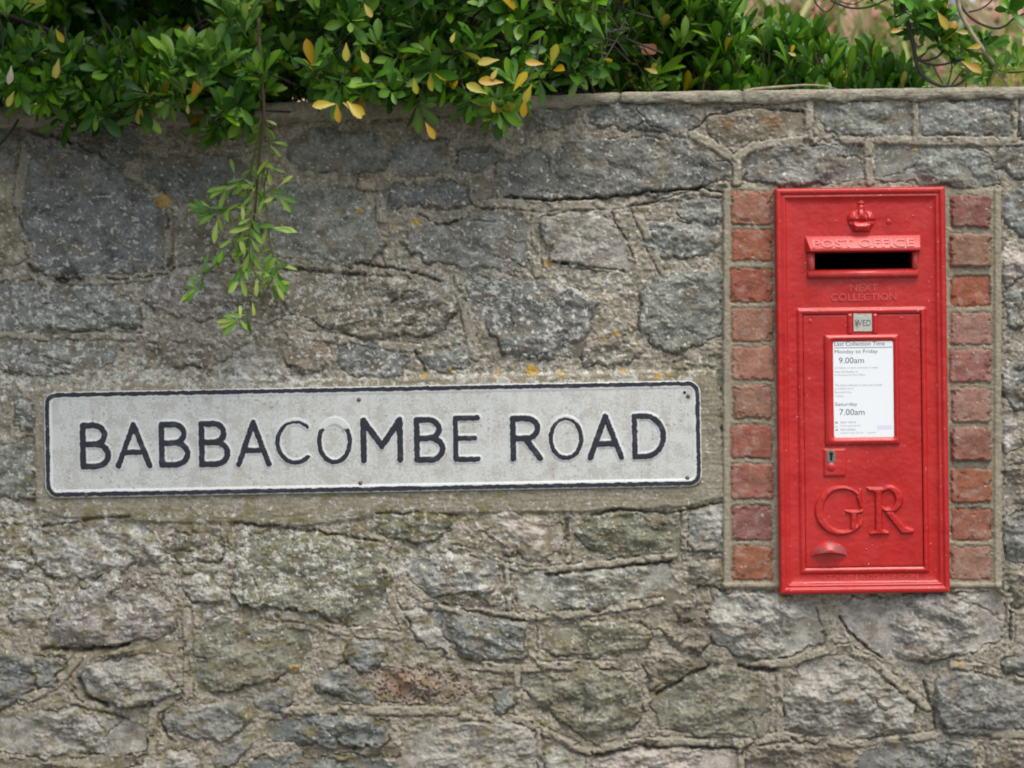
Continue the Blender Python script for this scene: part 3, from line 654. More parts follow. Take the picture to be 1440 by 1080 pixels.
def blk(X, Y, d, Hh):
    c = np.empty(X.shape + (3,)); c[:] = lin((38, 42, 50)); k = sst(.25, .7, fbm(X / 18, Y / 9, 4, 4))[..., None] * .35
    return c * (1 - k) + lin((84, 88, 94)) * k
def border_sdf(X, Y):
    d = plate_sdf(X, Y) + 1.0 * pn(X / 9, Y / 9, 2) + .6 * pn(X / 3, Y / 3, 5)
    return np.maximum(d + 1.8, -(d + 7.4))
relief('border', border_sdf, (-PW - 1, PW + 1, -PH - 1, PH + 1), .9, lambda X, Y, d: 3.75 + 0 * X, 2.0, M_black, sign, blk)
for i, (ch, sts, hw, bb) in enumerate(gl):
    worn = i
    def lsdf(X, Y, sts=sts, hw=hw, bb=bb, i=i):
        d = strokes(X, Y, sts) - hw + .15 + .75 * pn(X / 6 + i * 9, Y / 6, 3) + .5 * pn(X / 2.5, Y / 2.5 + i * 5, 6)
        if i == 6: d = np.maximum(d, bb[2] + 8 + 15 + 2 * pn(X / 4, Y / 4, 1) - Y)      # paint gone from the top of the first O
        if i in (5, 11): d = d + 1.3 * sst(bb[2] + 30, bb[2] + 6, Y)
        return d
    lo = relief('letter', lsdf, bb, .8, lambda X, Y, d: 3.8 + .3 * sst(0, -1.5, d), 2.4, M_black, sign, blk)
    if i == 6: lo['label'] = 'letter O with the black paint worn off its top'
M_screw = simple('rusty_screw', (112, 102, 90), .6, .4, var=.3, vscale=300)
for (a, b) in ((505, 562), (507, 679), (966, 672), (967, 557), (68, 600), (122, 696)):
    u, v = SL(a, b); relief('screw', lambda X, Y, u=u, v=v: np.maximum(np.hypot(X - u, Y - v) - 3.0, 0 * X - 9), (u - 5, u + 5, v - 5, v + 5), .6,
                            lambda X, Y, d, u=u, v=v: 3.2 + 1.6 * sst(0, -2.2, d) - .8 * (np.abs((X - u) + .4 * (Y - v)) < .6), 2, M_screw, sign)
u, v = SL(962, 552); relief('bolt_hole', lambda X, Y: np.hypot(X - u, Y - v) - 2.1, (u - 3, u + 3, v - 3, v + 3), .5, lambda X, Y, d: 2.7 + 0 * X, 2, M_dark, sign)

# ------------------------------------------------------------------ wall post box
BC = (1212.0, 549.0); BA = math.radians(.72)
def BL(px, py):
    dx, dy = px - BC[0], py - BC[1]; return (dx * math.cos(BA) - dy * math.sin(BA), dx * math.sin(BA) + dy * math.cos(BA))
pbox = thing('wall_post_box', 'bright red cast iron post box with royal cypher set in the brick surround', 'post box', P(BC[0], BC[1], -.014), (0, -BA, 0))
def red_mat(worn=False):
    m, nt, b = mat_new('red_gloss_paint'); tc = N(nt, 'ShaderNodeTexCoord')
    nz = N(nt, 'ShaderNodeTexNoise', Scale=14.0, Detail=6.0, Roughness=.6); nt.links.new(tc.outputs['Object'], nz.inputs['Vector'])
    cr = N(nt, 'ShaderNodeValToRGB'); nt.links.new(nz.outputs['Fac'], cr.inputs[0])
    cr.color_ramp.elements[0].position = .3; cr.color_ramp.elements[0].color = tuple(lin((172, 16, 14))) + (1,)
    cr.color_ramp.elements[1].position = .72; cr.color_ramp.elements[1].color = tuple(lin((188, 26, 22))) + (1,)
    # worn, chalky edges
    ge = N(nt, 'ShaderNodeNewGeometry'); mr = N(nt, 'ShaderNodeMapRange'); mr.inputs['From Min'].default_value = .53; mr.inputs['From Max'].default_value = .62
    nt.links.new(ge.outputs['Pointiness'], mr.inputs['Value'])
    n3 = N(nt, 'ShaderNodeTexNoise', Scale=55.0, Detail=4.0); nt.links.new(tc.outputs['Object'], n3.inputs['Vector'])
    mu = N(nt, 'ShaderNodeMath', operation='MULTIPLY'); nt.links.new(mr.outputs[0], mu.inputs[0]); nt.links.new(n3.outputs['Fac'], mu.inputs[1])
    mx = N(nt, 'ShaderNodeMixRGB'); nt.links.new(mu.outputs[0], mx.inputs[0]); nt.links.new(cr.outputs[0], mx.inputs[1]); mx.inputs[2].default_value = tuple(lin((216, 96, 92))) + (1,)
    # small pale and dark chips
    vo = N(nt, 'ShaderNodeTexNoise', Scale=170.0, Detail=2.0); nt.links.new(tc.outputs['Object'], vo.inputs['Vector'])
    m2 = N(nt, 'ShaderNodeMapRange'); m2.inputs['From Min'].default_value = .72; m2.inputs['From Max'].default_value = .75; nt.links.new(vo.outputs['Fac'], m2.inputs['Value'])
    mx2 = N(nt, 'ShaderNodeMixRGB'); nt.links.new(m2.outputs[0], mx2.inputs[0]); nt.links.new(mx.outputs[0], mx2.inputs[1]); mx2.inputs[2].default_value = tuple(lin((214, 150, 142))) + (1,)
    m3 = N(nt, 'ShaderNodeMapRange'); m3.inputs['From Min'].default_value = .30; m3.inputs['From Max'].default_value = .27; nt.links.new(vo.outputs['Fac'], m3.inputs['Value'])
    mx3 = N(nt, 'ShaderNodeMixRGB'); nt.links.new(m3.outputs[0], mx3.inputs[0]); nt.links.new(mx2.outputs[0], mx3.inputs[1]); mx3.inputs[2].default_value = tuple(lin((96, 40, 38))) + (1,)
    last = mx3.outputs[0]
    n6 = N(nt, 'ShaderNodeTexNoise', Scale=5.5, Detail=5.0, Roughness=.65); nt.links.new(tc.outputs['Object'], n6.inputs['Vector'])
    m6 = N(nt, 'ShaderNodeMapRange'); m6.inputs['From Min'].default_value = .48; m6.inputs['From Max'].default_value = .68; m6.inputs['To Min'].default_value = .0; m6.inputs['To Max'].default_value = .4; nt.links.new(n6.outputs['Fac'], m6.inputs['Value'])
    mx6 = N(nt, 'ShaderNodeMixRGB'); nt.links.new(m6.outputs[0], mx6.inputs[0]); nt.links.new(last, mx6.inputs[1]); mx6.inputs[2].default_value = tuple(lin((198, 52, 46))) + (1,); last = mx6.outputs[0]
    ro = N(nt, 'ShaderNodeMath', operation='MULTIPLY_ADD'); nt.links.new(m6.outputs[0], ro.inputs[0]); ro.inputs[1].default_value = .4; ro.inputs[2].default_value = .38; nt.links.new(ro.outputs[0], b.inputs['Roughness'])
    if worn:
        n7 = N(nt, 'ShaderNodeTexNoise', Scale=60.0, Detail=4.0); nt.links.new(tc.outputs['Object'], n7.inputs['Vector'])
        m7 = N(nt, 'ShaderNodeMapRange'); m7.inputs['From Min'].default_value = .42; m7.inputs['From Max'].default_value = .6; nt.links.new(n7.outputs['Fac'], m7.inputs['Value'])
        mx7 = N(nt, 'ShaderNodeMixRGB'); nt.links.new(m7.outputs[0], mx7.inputs[0]); nt.links.new(last, mx7.inputs[1]); mx7.inputs[2].default_value = tuple(lin((140, 72, 70))) + (1,); last = mx7.outputs[0]
    nt.links.new(last, b.inputs['Base Color'])
    b.inputs['Coat Weight'].default_value = .25; b.inputs['Coat Roughness'].default_value = .3
    n4 = N(nt, 'ShaderNodeTexNoise', Scale=70.0, Detail=5.0); nt.links.new(tc.outputs['Object'], n4.inputs['Vector'])
    bp = N(nt, 'ShaderNodeBump', Strength=.16, Distance=.0012); nt.links.new(n4.outputs['Fac'], bp.inputs['Height']); nt.links.new(bp.outputs[0], b.inputs['Normal'])
    return m
M_red = red_mat(); M_red_worn = red_mat(True)
hw_, hh_ = 119.0, 284.0
def prof1(d, pts): return np.interp(-d, [p[0] for p in pts], [p[1] for p in pts])
FR = [(0, 6), (1.2, 9.5), (3, 10.5), (6.5, 10.5), (8, 9), (9, 7.2), (10, 7), (11.5, 8.2), (13, 8), (15, 5.2), (18, 4), (22, 3.4), (400, 3.4)]
lumps = lambda X, Y: .4 * fbm(X / 30, Y / 30, 3, 2) + .12 * fbm(X / 6, Y / 6, 3, 5)
sx0, sy0 = BL(1145, 356); sx1, sy1 = BL(1283, 382)
dx0, dy0 = BL(1121, 433); dx1, dy1 = BL(1303, 806)
dx0, dx1 = -91, 91; dy0, dy1 = -116, 257      # rim rectangle
slot = lambda X, Y: rrect(X, Y, sx0, sx1, sy0, sy1, 1.5)
door = lambda X, Y: rrect(X, Y, dx0 + 8.5, dx1 - 7.5, dy0 + 9, dy1 - 9, 1)
def fr_sdf(X, Y): 
    d = rrect(X, Y, -hw_, hw_, -hh_, hh_, 2) + .35 * pn(X / 30, Y / 30, 4)
    return np.maximum(np.maximum(d, -slot(X, Y)), -door(X, Y))
def fr_top(X, Y, d):
    r = rrect(X, Y, -hw_, hw_, -hh_, hh_, 2); h = prof1(r, FR)
    rim = rrect(X, Y, dx0, dx1, dy0, dy1, 3); k = prof1(np.minimum(rim, 0), [(0, 0), (2, 2.2), (4, 3.2), (6, 3.2), (8, 2), (9, 1.2), (500, 1.2)]) * (rim < 0)
    h = h + k; 
    bot = sst(265, 268, Y) * sst(hw_ - 6, hw_ - 16, np.abs(X)); h = h + bot * 1.5 * sst(268, 274, Y)
    return h + lumps(X, Y)
relief('frame', fr_sdf, (-hw_ - 2, hw_ + 2, -hh_ - 2, hh_ + 2), 1.15, fr_top, -18, M_red, pbox)
# iron case behind (in the wall)
bm = bmesh.new()
def pxbox(bm, u0, u1, v0, v1, h0, h1): add_box(bm, u0 * S, u1 * S, -h1 * S, -h0 * S, -v1 * S, -v0 * S)
pxbox(bm, -96, 96, -250, -244, -180, 2); pxbox(bm, -96, 96, 244, 250, -180, 1); pxbox(bm, -96, -90, -244, 244, -180, 1); pxbox(bm, 90, 96, -244, 244, -180, 1); pxbox(bm, -96, 96, -250, 250, -186, -180)
bmobj('case', bm, M_dark, pbox)
dr = bpy.data.objects.new  # noqa
def d_sdf(X, Y): return rrect(X, Y, dx0 + 9.3, dx1 - 8.3, dy0 + 9.8, dy1 - 9.8, 1.5) + .25 * pn(X / 20, Y / 20, 1)
doorob = relief('door', d_sdf, (dx0 + 7, dx1 - 6, dy0 + 7, dy1 - 7), 1.2, lambda X, Y, d: 3.0 + .6 * sst(0, -1.5, d) + lumps(X, Y), -4, M_red, pbox)
# notice frame, paper
nx0, ny0 = BL(1158, 471); nx1, ny1 = BL(1265, 625); ix0, iy0 = BL(1171, 481); ix1, iy1 = BL(1256, 614)
nf = lambda X, Y: np.maximum(rrect(X, Y, nx0, nx1, ny0, ny1, 3), -rrect(X, Y, ix0, ix1, iy0, iy1, 2))
relief('notice_frame', nf, (nx0 - 2, nx1 + 2, ny0 - 2, ny1 + 2), .9, lambda X, Y, d: 5 + 4.2 * np.sqrt(np.clip(-d / 5.5, 0, 1)) + .6 * lumps(X, Y), 2, M_red, doorob)
M_paper = simple('notice_paper', (236, 242, 244), .3); M_ink = simple('grey_ink', (84, 88, 100), .6); M_ink2 = simple('pale_grey_ink', (158, 163, 170), .6)
paper = relief('notice', lambda X, Y: rrect(X, Y, ix0 - 1, ix1 + 1, iy0 - 1, iy1 + 1, 1), (ix0 - 2, ix1 + 2, iy0 - 2, iy1 + 2), 3, lambda X, Y, d: 5.6 + 0 * X, 4, M_paper, doorob)
paper['label'] = 'white printed notice of last collection times'
def BT(nm, s_, a, b, t, bt, h, mat, par, **kw):
    u0, v0 = BL(a, (t + bt) / 2); u1 = BL(b, (t + bt) / 2)[0]; return text_obj(nm, s_, u0, u1, v0 - (bt - t) / 2, v0 + (bt - t) / 2, h, mat, par, **kw)
z7 = lambda x, y: (1160 + x / 6.745, 470 + y / 6.75)
def NT(s_, xa, xb, ya, yb, m=M_ink, bold=0.0):
    bold = 0.0
    a, t = z7(xa, ya); b, bt = z7(xb, yb); BT('notice_text', s_, a, b, t, bt, 5.65, m, paper, extrude=.06, bold=bold)
NT('Last Collection Time', 85, 562, 76, 114); NT('Monday to Friday', 88, 495, 150, 196); NT('9.00am', 128, 365, 222, 278, bold=.015)
NT('A 4.00pm or later collection is made', 90, 498, 312, 334, M_ink2); NT('from the Postbox at', 90, 308, 347, 368, M_ink2, 0); NT('St Marychurch Post Office', 90, 376, 380, 402, M_ink2, 0)
NT('The latest collection in this area is made', 90, 536, 474, 496, M_ink2, 0); NT('at 6.30pm from', 90, 266, 508, 530, M_ink2); NT('Broomhill Way,', 90, 250, 543, 566, M_ink2, 0); NT('Torquay.', 90, 176, 578, 600, M_ink2, 0)
NT('Saturday', 93, 303, 648, 690); NT('7.00am', 134, 371, 710, 768, bold=.015)
NT('08457 740740', 143, 288, 826, 845, M_ink2, 0); NT('www.royalmail.com', 143, 333, 860, 880, M_ink2, 0); NT('0845 6000606', 143, 285, 895, 914, M_ink2); NT('Collection number TQ1 270', 143, 356, 928, 944, M_ink2, 0); NT('Royal Mail', 400, 475, 926, 942, M_ink2, 0)
for (a, t, b, bt) in ((82, 127, 632, 129), (94, 828, 118, 846), (94, 874, 118, 880), (96, 898, 118, 914)):
    (p, q), (r, s_) = z7(a, t), z7(b, bt); (p, q), (r, s_) = BL(p, q), BL(r, s_); bm = bmesh.new(); pxbox(bm, p, r, q, s_, 5.6, 5.75); bmobj('notice_mark', bm, M_ink2, paper)
bm = bmesh.new(); (p, q), (r, s_) = z7(490, 862), z7(632, 900); (p, q), (r, s_) = BL(p, q), BL(r, s_); pxbox(bm, p, r, q, s_, 5.6, 5.72); bmobj('notice_panel', bm, simple('lilac_panel', (222, 220, 236), .5), paper)
# day tab
for (a, b) in ((1190.5, 1199), (1225.5, 1234)):
    u0, v0 = BL(a, 441); u1, v1 = BL(b, 472)
    relief('tab_guide', lambda X, Y: rrect(X, Y, u0, u1, v0, v1, 2), (u0 - 1, u1 + 1, v0 - 1, v1 + 1), .8, lambda X, Y, d: 4 + 3.6 * np.sqrt(np.clip(-d / 4, 0, 1)), 2, M_red, doorob)
u0, v0 = BL(1199.5, 441); u1, v1 = BL(1225.5, 466)
def tabc(X, Y, d, Hh):
    c = np.empty(X.shape + (3,)); c[:] = lin((186, 188, 176)); c *= (1 + .15 * fbm(X / 6, Y / 6, 3, 2))[..., None]
    k = np.exp(-((X - u0 - 4.5) / 2.4) ** 2 - ((Y - v0 - 15) / 6) ** 2)[..., None] * .9; return c * (1 - k) + lin((128, 92, 44)) * k
tab = relief('day_tab', lambda X, Y: rrect(X, Y, u0, u1, v0, v1, .5), (u0 - 1, u1 + 1, v0 - 1, v1 + 1), .8, lambda X, Y, d: 5.2 + 0 * X, 2, attr_mat('enamel_tab', .4, .08), doorob, tabc)
BT('tab_text', 'WED', 1201, 1224, 450.5, 459, 5.3, M_ink, tab, extrude=.1)
# lock
u0, v0 = BL(1157, 630); u1, v1 = BL(1190, 670)
lk = relief('lock_plate', lambda X, Y: rrect(X, Y, u0, u1, v0, v1, 3), (u0 - 1, u1 + 1, v0 - 1, v1 + 1), .9, lambda X, Y, d: 4.5 + 2.6 * sst(0, -3, d) + lumps(X, Y), 2, M_red, doorob)
u, v = BL(1168, 639); M_steel = simple('worn_steel', (126, 122, 116), .45, .5, var=.25, vscale=300)
relief('escutcheon', lambda X, Y: rrect(X, Y, u - 6, u + 6, v - 7, v + 13, 5) + .6 * pn(X / 3, Y / 3, 2), (u - 8, u + 8, v - 10, v + 16), .7, lambda X, Y, d: 7.4 + .3 * sst(0, -1, d), 5, M_steel, lk)
relief('keyhole', lambda X, Y: np.minimum(np.hypot(X - u, Y - v + 1) - 2.7, rrect(X, Y, u - 1.7, u + 1.7, v - 1, v + 8, .6)), (u - 5, u + 5, v - 6, v + 10), .5, lambda X, Y, d: 7.9 + 0 * X, 6, M_dark, lk)
u2, v2 = BL(1168, 656); relief('lock_cover', lambda X, Y: np.hypot(X - u2, Y - v2) - 7, (u2 - 8, u2 + 8, v2 - 8, v2 + 8), .8, lambda X, Y, d: 7.2 + 2.2 * sst(0, -5, d), 5, M_red, lk)
# cypher: G and R
z3 = lambda x, y: BL(1080 + x / 4.696, 620 + y / 4.696)
def g_sdf(X, Y):
    cx, cy = z3(478, 458); o = (np.hypot((X - cx) / 37.5, (Y - cy) / 35.2) - 1) * 35; cx2, cy2 = z3(494, 454); i_ = (np.hypot((X - cx2) / 27.0, (Y - cy2) / 28.0) - 1) * 27
    ring = np.maximum(o, -i_); a, b = z3(555, 330), z3(700, 458)
    cut = poly_sdf(X, Y, [z3(600, 380), z3(760, 330), z3(760, 470), z3(590, 452), z3(570, 452)]); ring = np.maximum(ring, -cut)
    ring = np.maximum(ring, X - z3(612, 0)[0])
    bar = poly_sdf(X, Y, [z3(498, 452), z3(628, 452), z3(628, 468), z3(590, 482), z3(588, 570), z3(560, 596), z3(536, 580), z3(538, 482), z3(506, 470)])
    serif = poly_sdf(X, Y, [z3(596, 312), z3(614, 312), z3(622, 440), z3(600, 440), z3(586, 400), z3(572, 370)])
    return np.minimum(np.minimum(ring, bar), serif)
def r_sdf(X, Y):
    stem = poly_sdf(X, Y, [z3(642, 302), z3(790, 302), z3(790, 330), z3(752, 338), z3(756, 580), z3(800, 592), z3(804, 618), z3(668, 622), z3(662, 600), z3(700, 584), z3(698, 345), z3(650, 325)])
    cx, cy = z3(800, 382); o = np.hypot((X - cx), (Y - cy) * .98) - 19.5; cx2, cy2 = z3(786, 384); i_ = (np.hypot((X - cx2) / 9.5, (Y - cy2) / 11.5) - 1) * 10
    bowl = np.maximum(np.maximum(o, -i_), z3(740, 0)[0] - X)
    leg = poly_sdf(X, Y, [z3(762, 470), z3(812, 448), z3(905, 560), z3(962, 578), z3(964, 606), z3(930, 616), z3(872, 612), z3(800, 520)])
    return np.minimum(np.minimum(stem, bowl), leg)
cyt = lambda X, Y, d: 3.8 + 4.0 * sst(0, -3, d) + .25 * fbm(X / 7, Y / 7, 2, 1)
a, b = z3(280, 270), z3(700, 650)
relief('cypher_letter', g_sdf, (a[0], b[0], a[1], b[1]), .75, cyt, 1, M_red, doorob)
a, b = z3(620, 280), z3(1000, 650)
relief('cypher_letter', r_sdf, (a[0], b[0], a[1], b[1]), .75, cyt, 1, M_red, doorob)
# pull: hooded crescent
def pull_sdf(X, Y):
    cx, cy = z3(400, 760); return np.maximum((np.hypot((X - cx) / 25.5, (Y - cy) / 22) - 1) * 22, -((np.hypot((X - cx) / 27, (Y - cy - 3) / 9.5) - 1) * 9.5))
def pull_top(X, Y, d):
    cx, cy = z3(400, 760); rr_ = np.hypot((X - cx) / 25.5, (Y - cy) / 22); return 4 + 12 * np.clip((1 - rr_) / .55, 0, 1) ** .6 * np.clip(1 - ((X - cx) / 27) ** 2, 0, 1) ** .6
a, b = z3(270, 650), z3(530, 790)
pl = relief('pull', lambda X, Y: np.maximum(pull_sdf(X, Y), Y - z3(0, 762)[1]), (a[0], b[0], a[1], b[1]), .7, pull_top, 3, M_red_worn, doorob)
# aperture: hood with lettering, cheeks and lip
bm = bmesh.new()
def prism(bm, prof, xa0, xa1, xb0, xb1):
    """prof: (v, h) points; ends slide from xa* at h=0 to xb* at the largest h"""
    hm = max(p[1] for p in prof); L_ = []; R2 = []
    for v_, h_ in prof:
        t = h_ / hm; L_.append(bm.verts.new(((xa0 + (xb0 - xa0) * t) * S, -h_ * S, -v_ * S))); R2.append(bm.verts.new(((xa1 + (xb1 - xa1) * t) * S, -h_ * S, -v_ * S)))
    k = len(prof)
    for i in range(k): bm.faces.new((L_[i], L_[(i + 1) % k], R2[(i + 1) % k], R2[i]))
    bm.faces.new(L_); bm.faces.new(R2[::-1])
hx0, hy0 = BL(1130, 333); hx1, _ = BL(1294, 333); v0 = hy0
prism(bm, [(v0, 3.0), (v0 + .5, 5.5), (v0 + 18, 19), (v0 + 22, 19.5), (v0 + 23, 17), (v0 + 22, 3)], hx0, hx1, hx0 + 7, hx1 - 3)
e_ = [e for e in bm.edges]; bmesh.ops.bevel(bm, geom=e_, offset=.9 * S, segments=2, affect='EDGES', profile=.6)
hood = bmobj('hood', bm, M_red, pbox, True)
txt = BT('hood_lettering', 'POST OFFICE', 1141, 1283, 338, 350, 0, M_red, hood, extrude=1.3, bold=.02)
co = np.empty(len(txt.data.vertices) * 3, np.float32); txt.data.vertices.foreach_get('co', co); co = co.reshape(-1, 3)
vv_ = -co[:, 2] / S; co[:, 1] -= (5.0 + (vv_ - v0) * .775) * S; txt.data.vertices.foreach_set('co', co.ravel()); txt.data.update()
bm = bmesh.new()
lx0, ly0 = BL(1134, 383); lx1, _ = BL(1291, 383)
prism(bm, [(v0 + 21, 2), (v0 + 21, 12), (ly0 + 2, 9), (ly0 + 2, 2)], lx0 + 1, lx0 + 11, lx0 + 3, lx0 + 11)
bmesh.ops.bevel(bm, geom=[e for e in bm.edges], offset=.7 * S, segments=2, affect='EDGES'); bmobj('cheek', bm, M_red, pbox, True); bm = bmesh.new()
prism(bm, [(v0 + 21, 2), (v0 + 21, 12), (ly0 + 2, 9), (ly0 + 2, 2)], lx1 - 9, lx1 - 1, lx1 - 9, lx1 - 3)
bmesh.ops.bevel(bm, geom=[e for e in bm.edges], offset=.7 * S, segments=2, affect='EDGES'); bmobj('cheek', bm, M_red, pbox, True)
bm = bmesh.new(); prism(bm, [(ly0, 2), (ly0 - 3.5, 3), (ly0 + .5, 11), (ly0 + 4, 12.5), (ly0 + 8, 11), (ly0 + 10, 2)], lx0, lx1, lx0 + 2, lx1 - 2)
prism(bm, [(ly0 - 4, -14), (ly0 - 2, 3), (ly0 + 1, 3), (ly0 + 1, -14)], lx0 + 11, lx1 - 9, lx0 + 11, lx1 - 9)
bmesh.ops.bevel(bm, geom=[e for e in bm.edges], offset=.7 * S, segments=2, affect='EDGES'); bmobj('lip', bm, M_red, pbox, True)
# crown
zc = lambda x, y: BL(1080 + x / 5.538, 250 + y / 5.538)
cx0, _ = zc(722, 300)
band = [zc(655, 350), zc(800, 350), zc(790, 425), zc(665, 425)]
def crown_sdf(X, Y):
    ell = lambda c, rx, ry: (np.hypot((X - c[0]) / rx, (Y - c[1]) / ry) - 1) * min(rx, ry)
    d = poly_sdf(X, Y, [zc(615, 345), zc(835, 345), zc(800, 400), zc(788, 428), zc(660, 428), zc(645, 400)])
    d = np.minimum(d, ell(zc(672, 322), 10.5, 11)); d = np.minimum(d, ell(zc(776, 322), 10.5, 11)); d = np.minimum(d, ell(zc(722, 300), 10, 12.5))
    d = np.minimum(d, ell(zc(722, 238), 5.5, 4.5)); d = np.minimum(d, rrect(X, Y, cx0 - 2.2, cx0 + 2.2, zc(0, 188)[1], zc(0, 250)[1], .8)); d = np.minimum(d, rrect(X, Y, cx0 - 4.6, cx0 + 4.6, zc(0, 200)[1], zc(0, 222)[1], .8))
    return d - .4
def crown_top(X, Y, d):
    h = 3 + 8.5 * np.sqrt(np.clip(-d / 11, 0, 1)); b = poly_sdf(X, Y, band); h = h + 2.4 * sst(1, -2, b) - 2.2 * np.exp(-((Y - zc(0, 352)[1]) / 1.6) ** 2)
    c1, c2 = zc(672, 322), zc(776, 322)
    h = h - 2.0 * np.exp(-((np.abs(X - cx0) - 4.5 - .35 * (Y - zc(0, 270)[1])) / 1.4) ** 2) * (Y < zc(0, 345)[1]) * (Y > zc(0, 262)[1])
    return h + .5 * pn(X / 2.6, Y / 2.6, 3)
a, b = zc(590, 175), zc(860, 445); relief('crown', crown_sdf, (a[0], b[0], a[1], b[1]), .7, crown_top, 1, M_red, pbox)
BT('plate_lettering', 'NEXT', 1195, 1234, 400, 410.5, 3.2, M_red, pbox, extrude=1.3, bold=.02); BT('plate_lettering', 'COLLECTION', 1168, 1260, 413.5, 424, 3.2, M_red, pbox, extrude=1.3, bold=.02)
BT('plate_lettering', 'W.T.ALLEN & CO  LONDON', 1150, 1290, 807.5, 814.5, 3.4, M_red, pbox, extrude=.7, bold=.02)
# bolts and paint blobs on the door
for (a, b, r) in ((1139, 452, 3), (1267.5, 448, 2.6), (1214.5, 658, 2.6), (1218, 772, 2.2), (1226, 767, 1.8), (1249, 313, 4), (1283, 305, 2.2), (1175, 312, 1.8), (1308, 765, 2)):
    u, v = BL(a, b); relief('bolt_head', lambda X, Y, u=u, v=v, r=r: np.hypot(X - u, Y - v) - r, (u - 5, u + 5, v - 5, v + 5), .7, lambda X, Y, d: 3.4 + 1.0 * np.sqrt(np.clip(-d / 3, 0, 1)), 2, M_red, pbox)

# ------------------------------------------------------------------ foliage
NST = 6
_t = np.array([0, .22, .47, .70, .89, 1.0]); _w = np.array([.08, .38, .84, 1.0, .66, .07])
def leaf_template():
    V = []
    for t, wv in zip(_t, _w):
        for sx_ in (-1, 0, 1): V.append((sx_ * wv * .5, t, 0 if sx_ == 0 else 1))
    F = []
    for i in range(NST - 1):
        for k in range(2): a = i * 3 + k; F.append((a, a + 1, a + 4, a + 3))
    return np.array(V), np.array(F)
LV, LF = leaf_template()
class Leaves:
    def __init__(s): s.p = []; s.d = []; s.n = []; s.L = []; s.W = []; s.c = []; s.curl = []
    def add(s, p, d, n, L, W, c, curl=None):
        s.p.append(tuple(p)); s.d.append(tuple(d)); s.n.append(tuple(n)); s.L.append(L); s.W.append(W); s.c.append(tuple(c)); s.curl.append(random.uniform(-.2, .6) if curl is None else curl)
    def build(s, name, parent, mat=None):
        if not s.p: return
        p, d, n, c = map(np.array, (s.p, s.d, s.n, s.c)); L, W, cu = map(np.array, (s.L, s.W, s.curl))
        d = d / np.linalg.norm(d, axis=1, keepdims=True); n = n - (n * d).sum(1, keepdims=True) * d; n /= np.maximum(np.linalg.norm(n, axis=1, keepdims=True), 1e-6); sd2 = np.cross(d, n)
        t = LV[:, 1][None, :]; across = LV[:, 0][None, :]; fold = LV[:, 2][None, :] * np.abs(across) * 2
        along = L[:, None] * (t - .25 * cu[:, None] * t * t); nn = L[:, None] * (-cu[:, None] * t * t * .6) + W[:, None] * fold * .16
        out = p[:, None, :] + d[:, None, :] * along[..., None] + sd2[:, None, :] * (across * W[:, None])[..., None] + n[:, None, :] * nn[..., None]
        q = (LF[None] + (np.arange(len(p)) * len(LV))[:, None, None]).reshape(-1, 4)
        mid = np.where(LV[:, 2] == 0, 1.25, 1.0)[None, :, None]; cols = np.clip(c[:, None, :] * mid, 0, 1)
        return npmesh(name, out.reshape(-1, 3), q, mat or M_leaf, parent, True, {'Col': cols.reshape(-1, 3)})
def rv(a=1.0): return Vector((random.uniform(-a, a), random.uniform(-a, a), random.uniform(-a, a)))
GREENS = [(54, 98, 22), (70, 116, 24), (88, 134, 28), (42, 82, 22), (106, 148, 34), (62, 106, 24)]
FRESH = [(104, 148, 58), (88, 136, 54), (124, 160, 68)]
YEL = [(178, 156, 30), (172, 138, 28), (156, 152, 40), (170, 158, 66)]
def gcol(fresh=.06):
    c = np.array(random.choice(FRESH if random.random() < fresh else GREENS), float); return lin(np.clip(c * random.uniform(.85, 1.15), 0, 255))
def whorl(Lv, p, ax, n=None, size=.058, fresh=.06, yl=None, yp=0.0, pitch=(30, 80), wr=.31):
    ax = Vector(ax).normalized(); t1 = ax.cross(Vector((.3, .2, 1))).normalized(); t2 = ax.cross(t1); n = n or random.randint(7, 10); a0 = random.uniform(0, 6.28); fr = fresh if random.random() > .15 else .5
    for k in range(n):
        a = a0 + k * 2.4 + random.uniform(-.3, .3); ph = math.radians(random.uniform(*pitch)) * (.6 + .4 * k / n); r = t1 * math.cos(a) + t2 * math.sin(a)
        d = ax * math.cos(ph) + r * math.sin(ph); nn = ax * math.sin(ph) - r * math.cos(ph) + rv(.25); L = size * random.uniform(.55, 1.2)
        q = p - ax * random.uniform(0, .018) + d * .004
        if yl is not None and random.random() < yp: yl.add(q, d + rv(.2), nn, L * .95, L * wr * 1.05, lin(random.choice(YEL)))
        else: Lv.add(q, d, nn, L, L * wr * random.uniform(.85, 1.15), gcol(fr))
def inpoly(px, py, poly):
    ins = False
    for (ax, ay), (bx, by) in zip(poly, poly[1:] + poly[:1]):
        if (ay > py) != (by > py) and px < (bx - ax) * (py - ay) / (by - ay) + ax: ins = not ins
    return ins

# --- shrub spilling over the wall (left and centre)
shrub = thing('evergreen_shrub', 'dense dark green evergreen shrub spilling over the left of the wall with some yellow leaves', 'shrub', (-.55, .75, 1.55))
sh_in = shrub.matrix_basis.inverted()
fol, yel, tw = Leaves(), Leaves(), Tubes()
off = Vector(shrub.location)
def put(Lf, *a, **k): Lf.add(*a, **k)
def low(px):   # lowest reach of leaves over the wall's face
    return np.interp(px, [-200, 0, 40, 90, 130, 160, 200, 250, 290, 340, 375, 400, 430, 470, 520, 560, 600, 640, 700, 730, 760, 820, 870], [150, 135, 140, 185, 170, 178, 165, 160, 200, 185, 130, 115, 125, 138, 138, 172, 150, 152, 172, 140, 130, 112, 92])
def hi(px):    # the front sprays leave a dark hollow above them on the left
    return np.interp(px, [-200, 0, 60, 150, 240, 300, 340, 380, 440, 900], [62, 66, 76, 84, 72, 45, 0, -60, -60, -60])
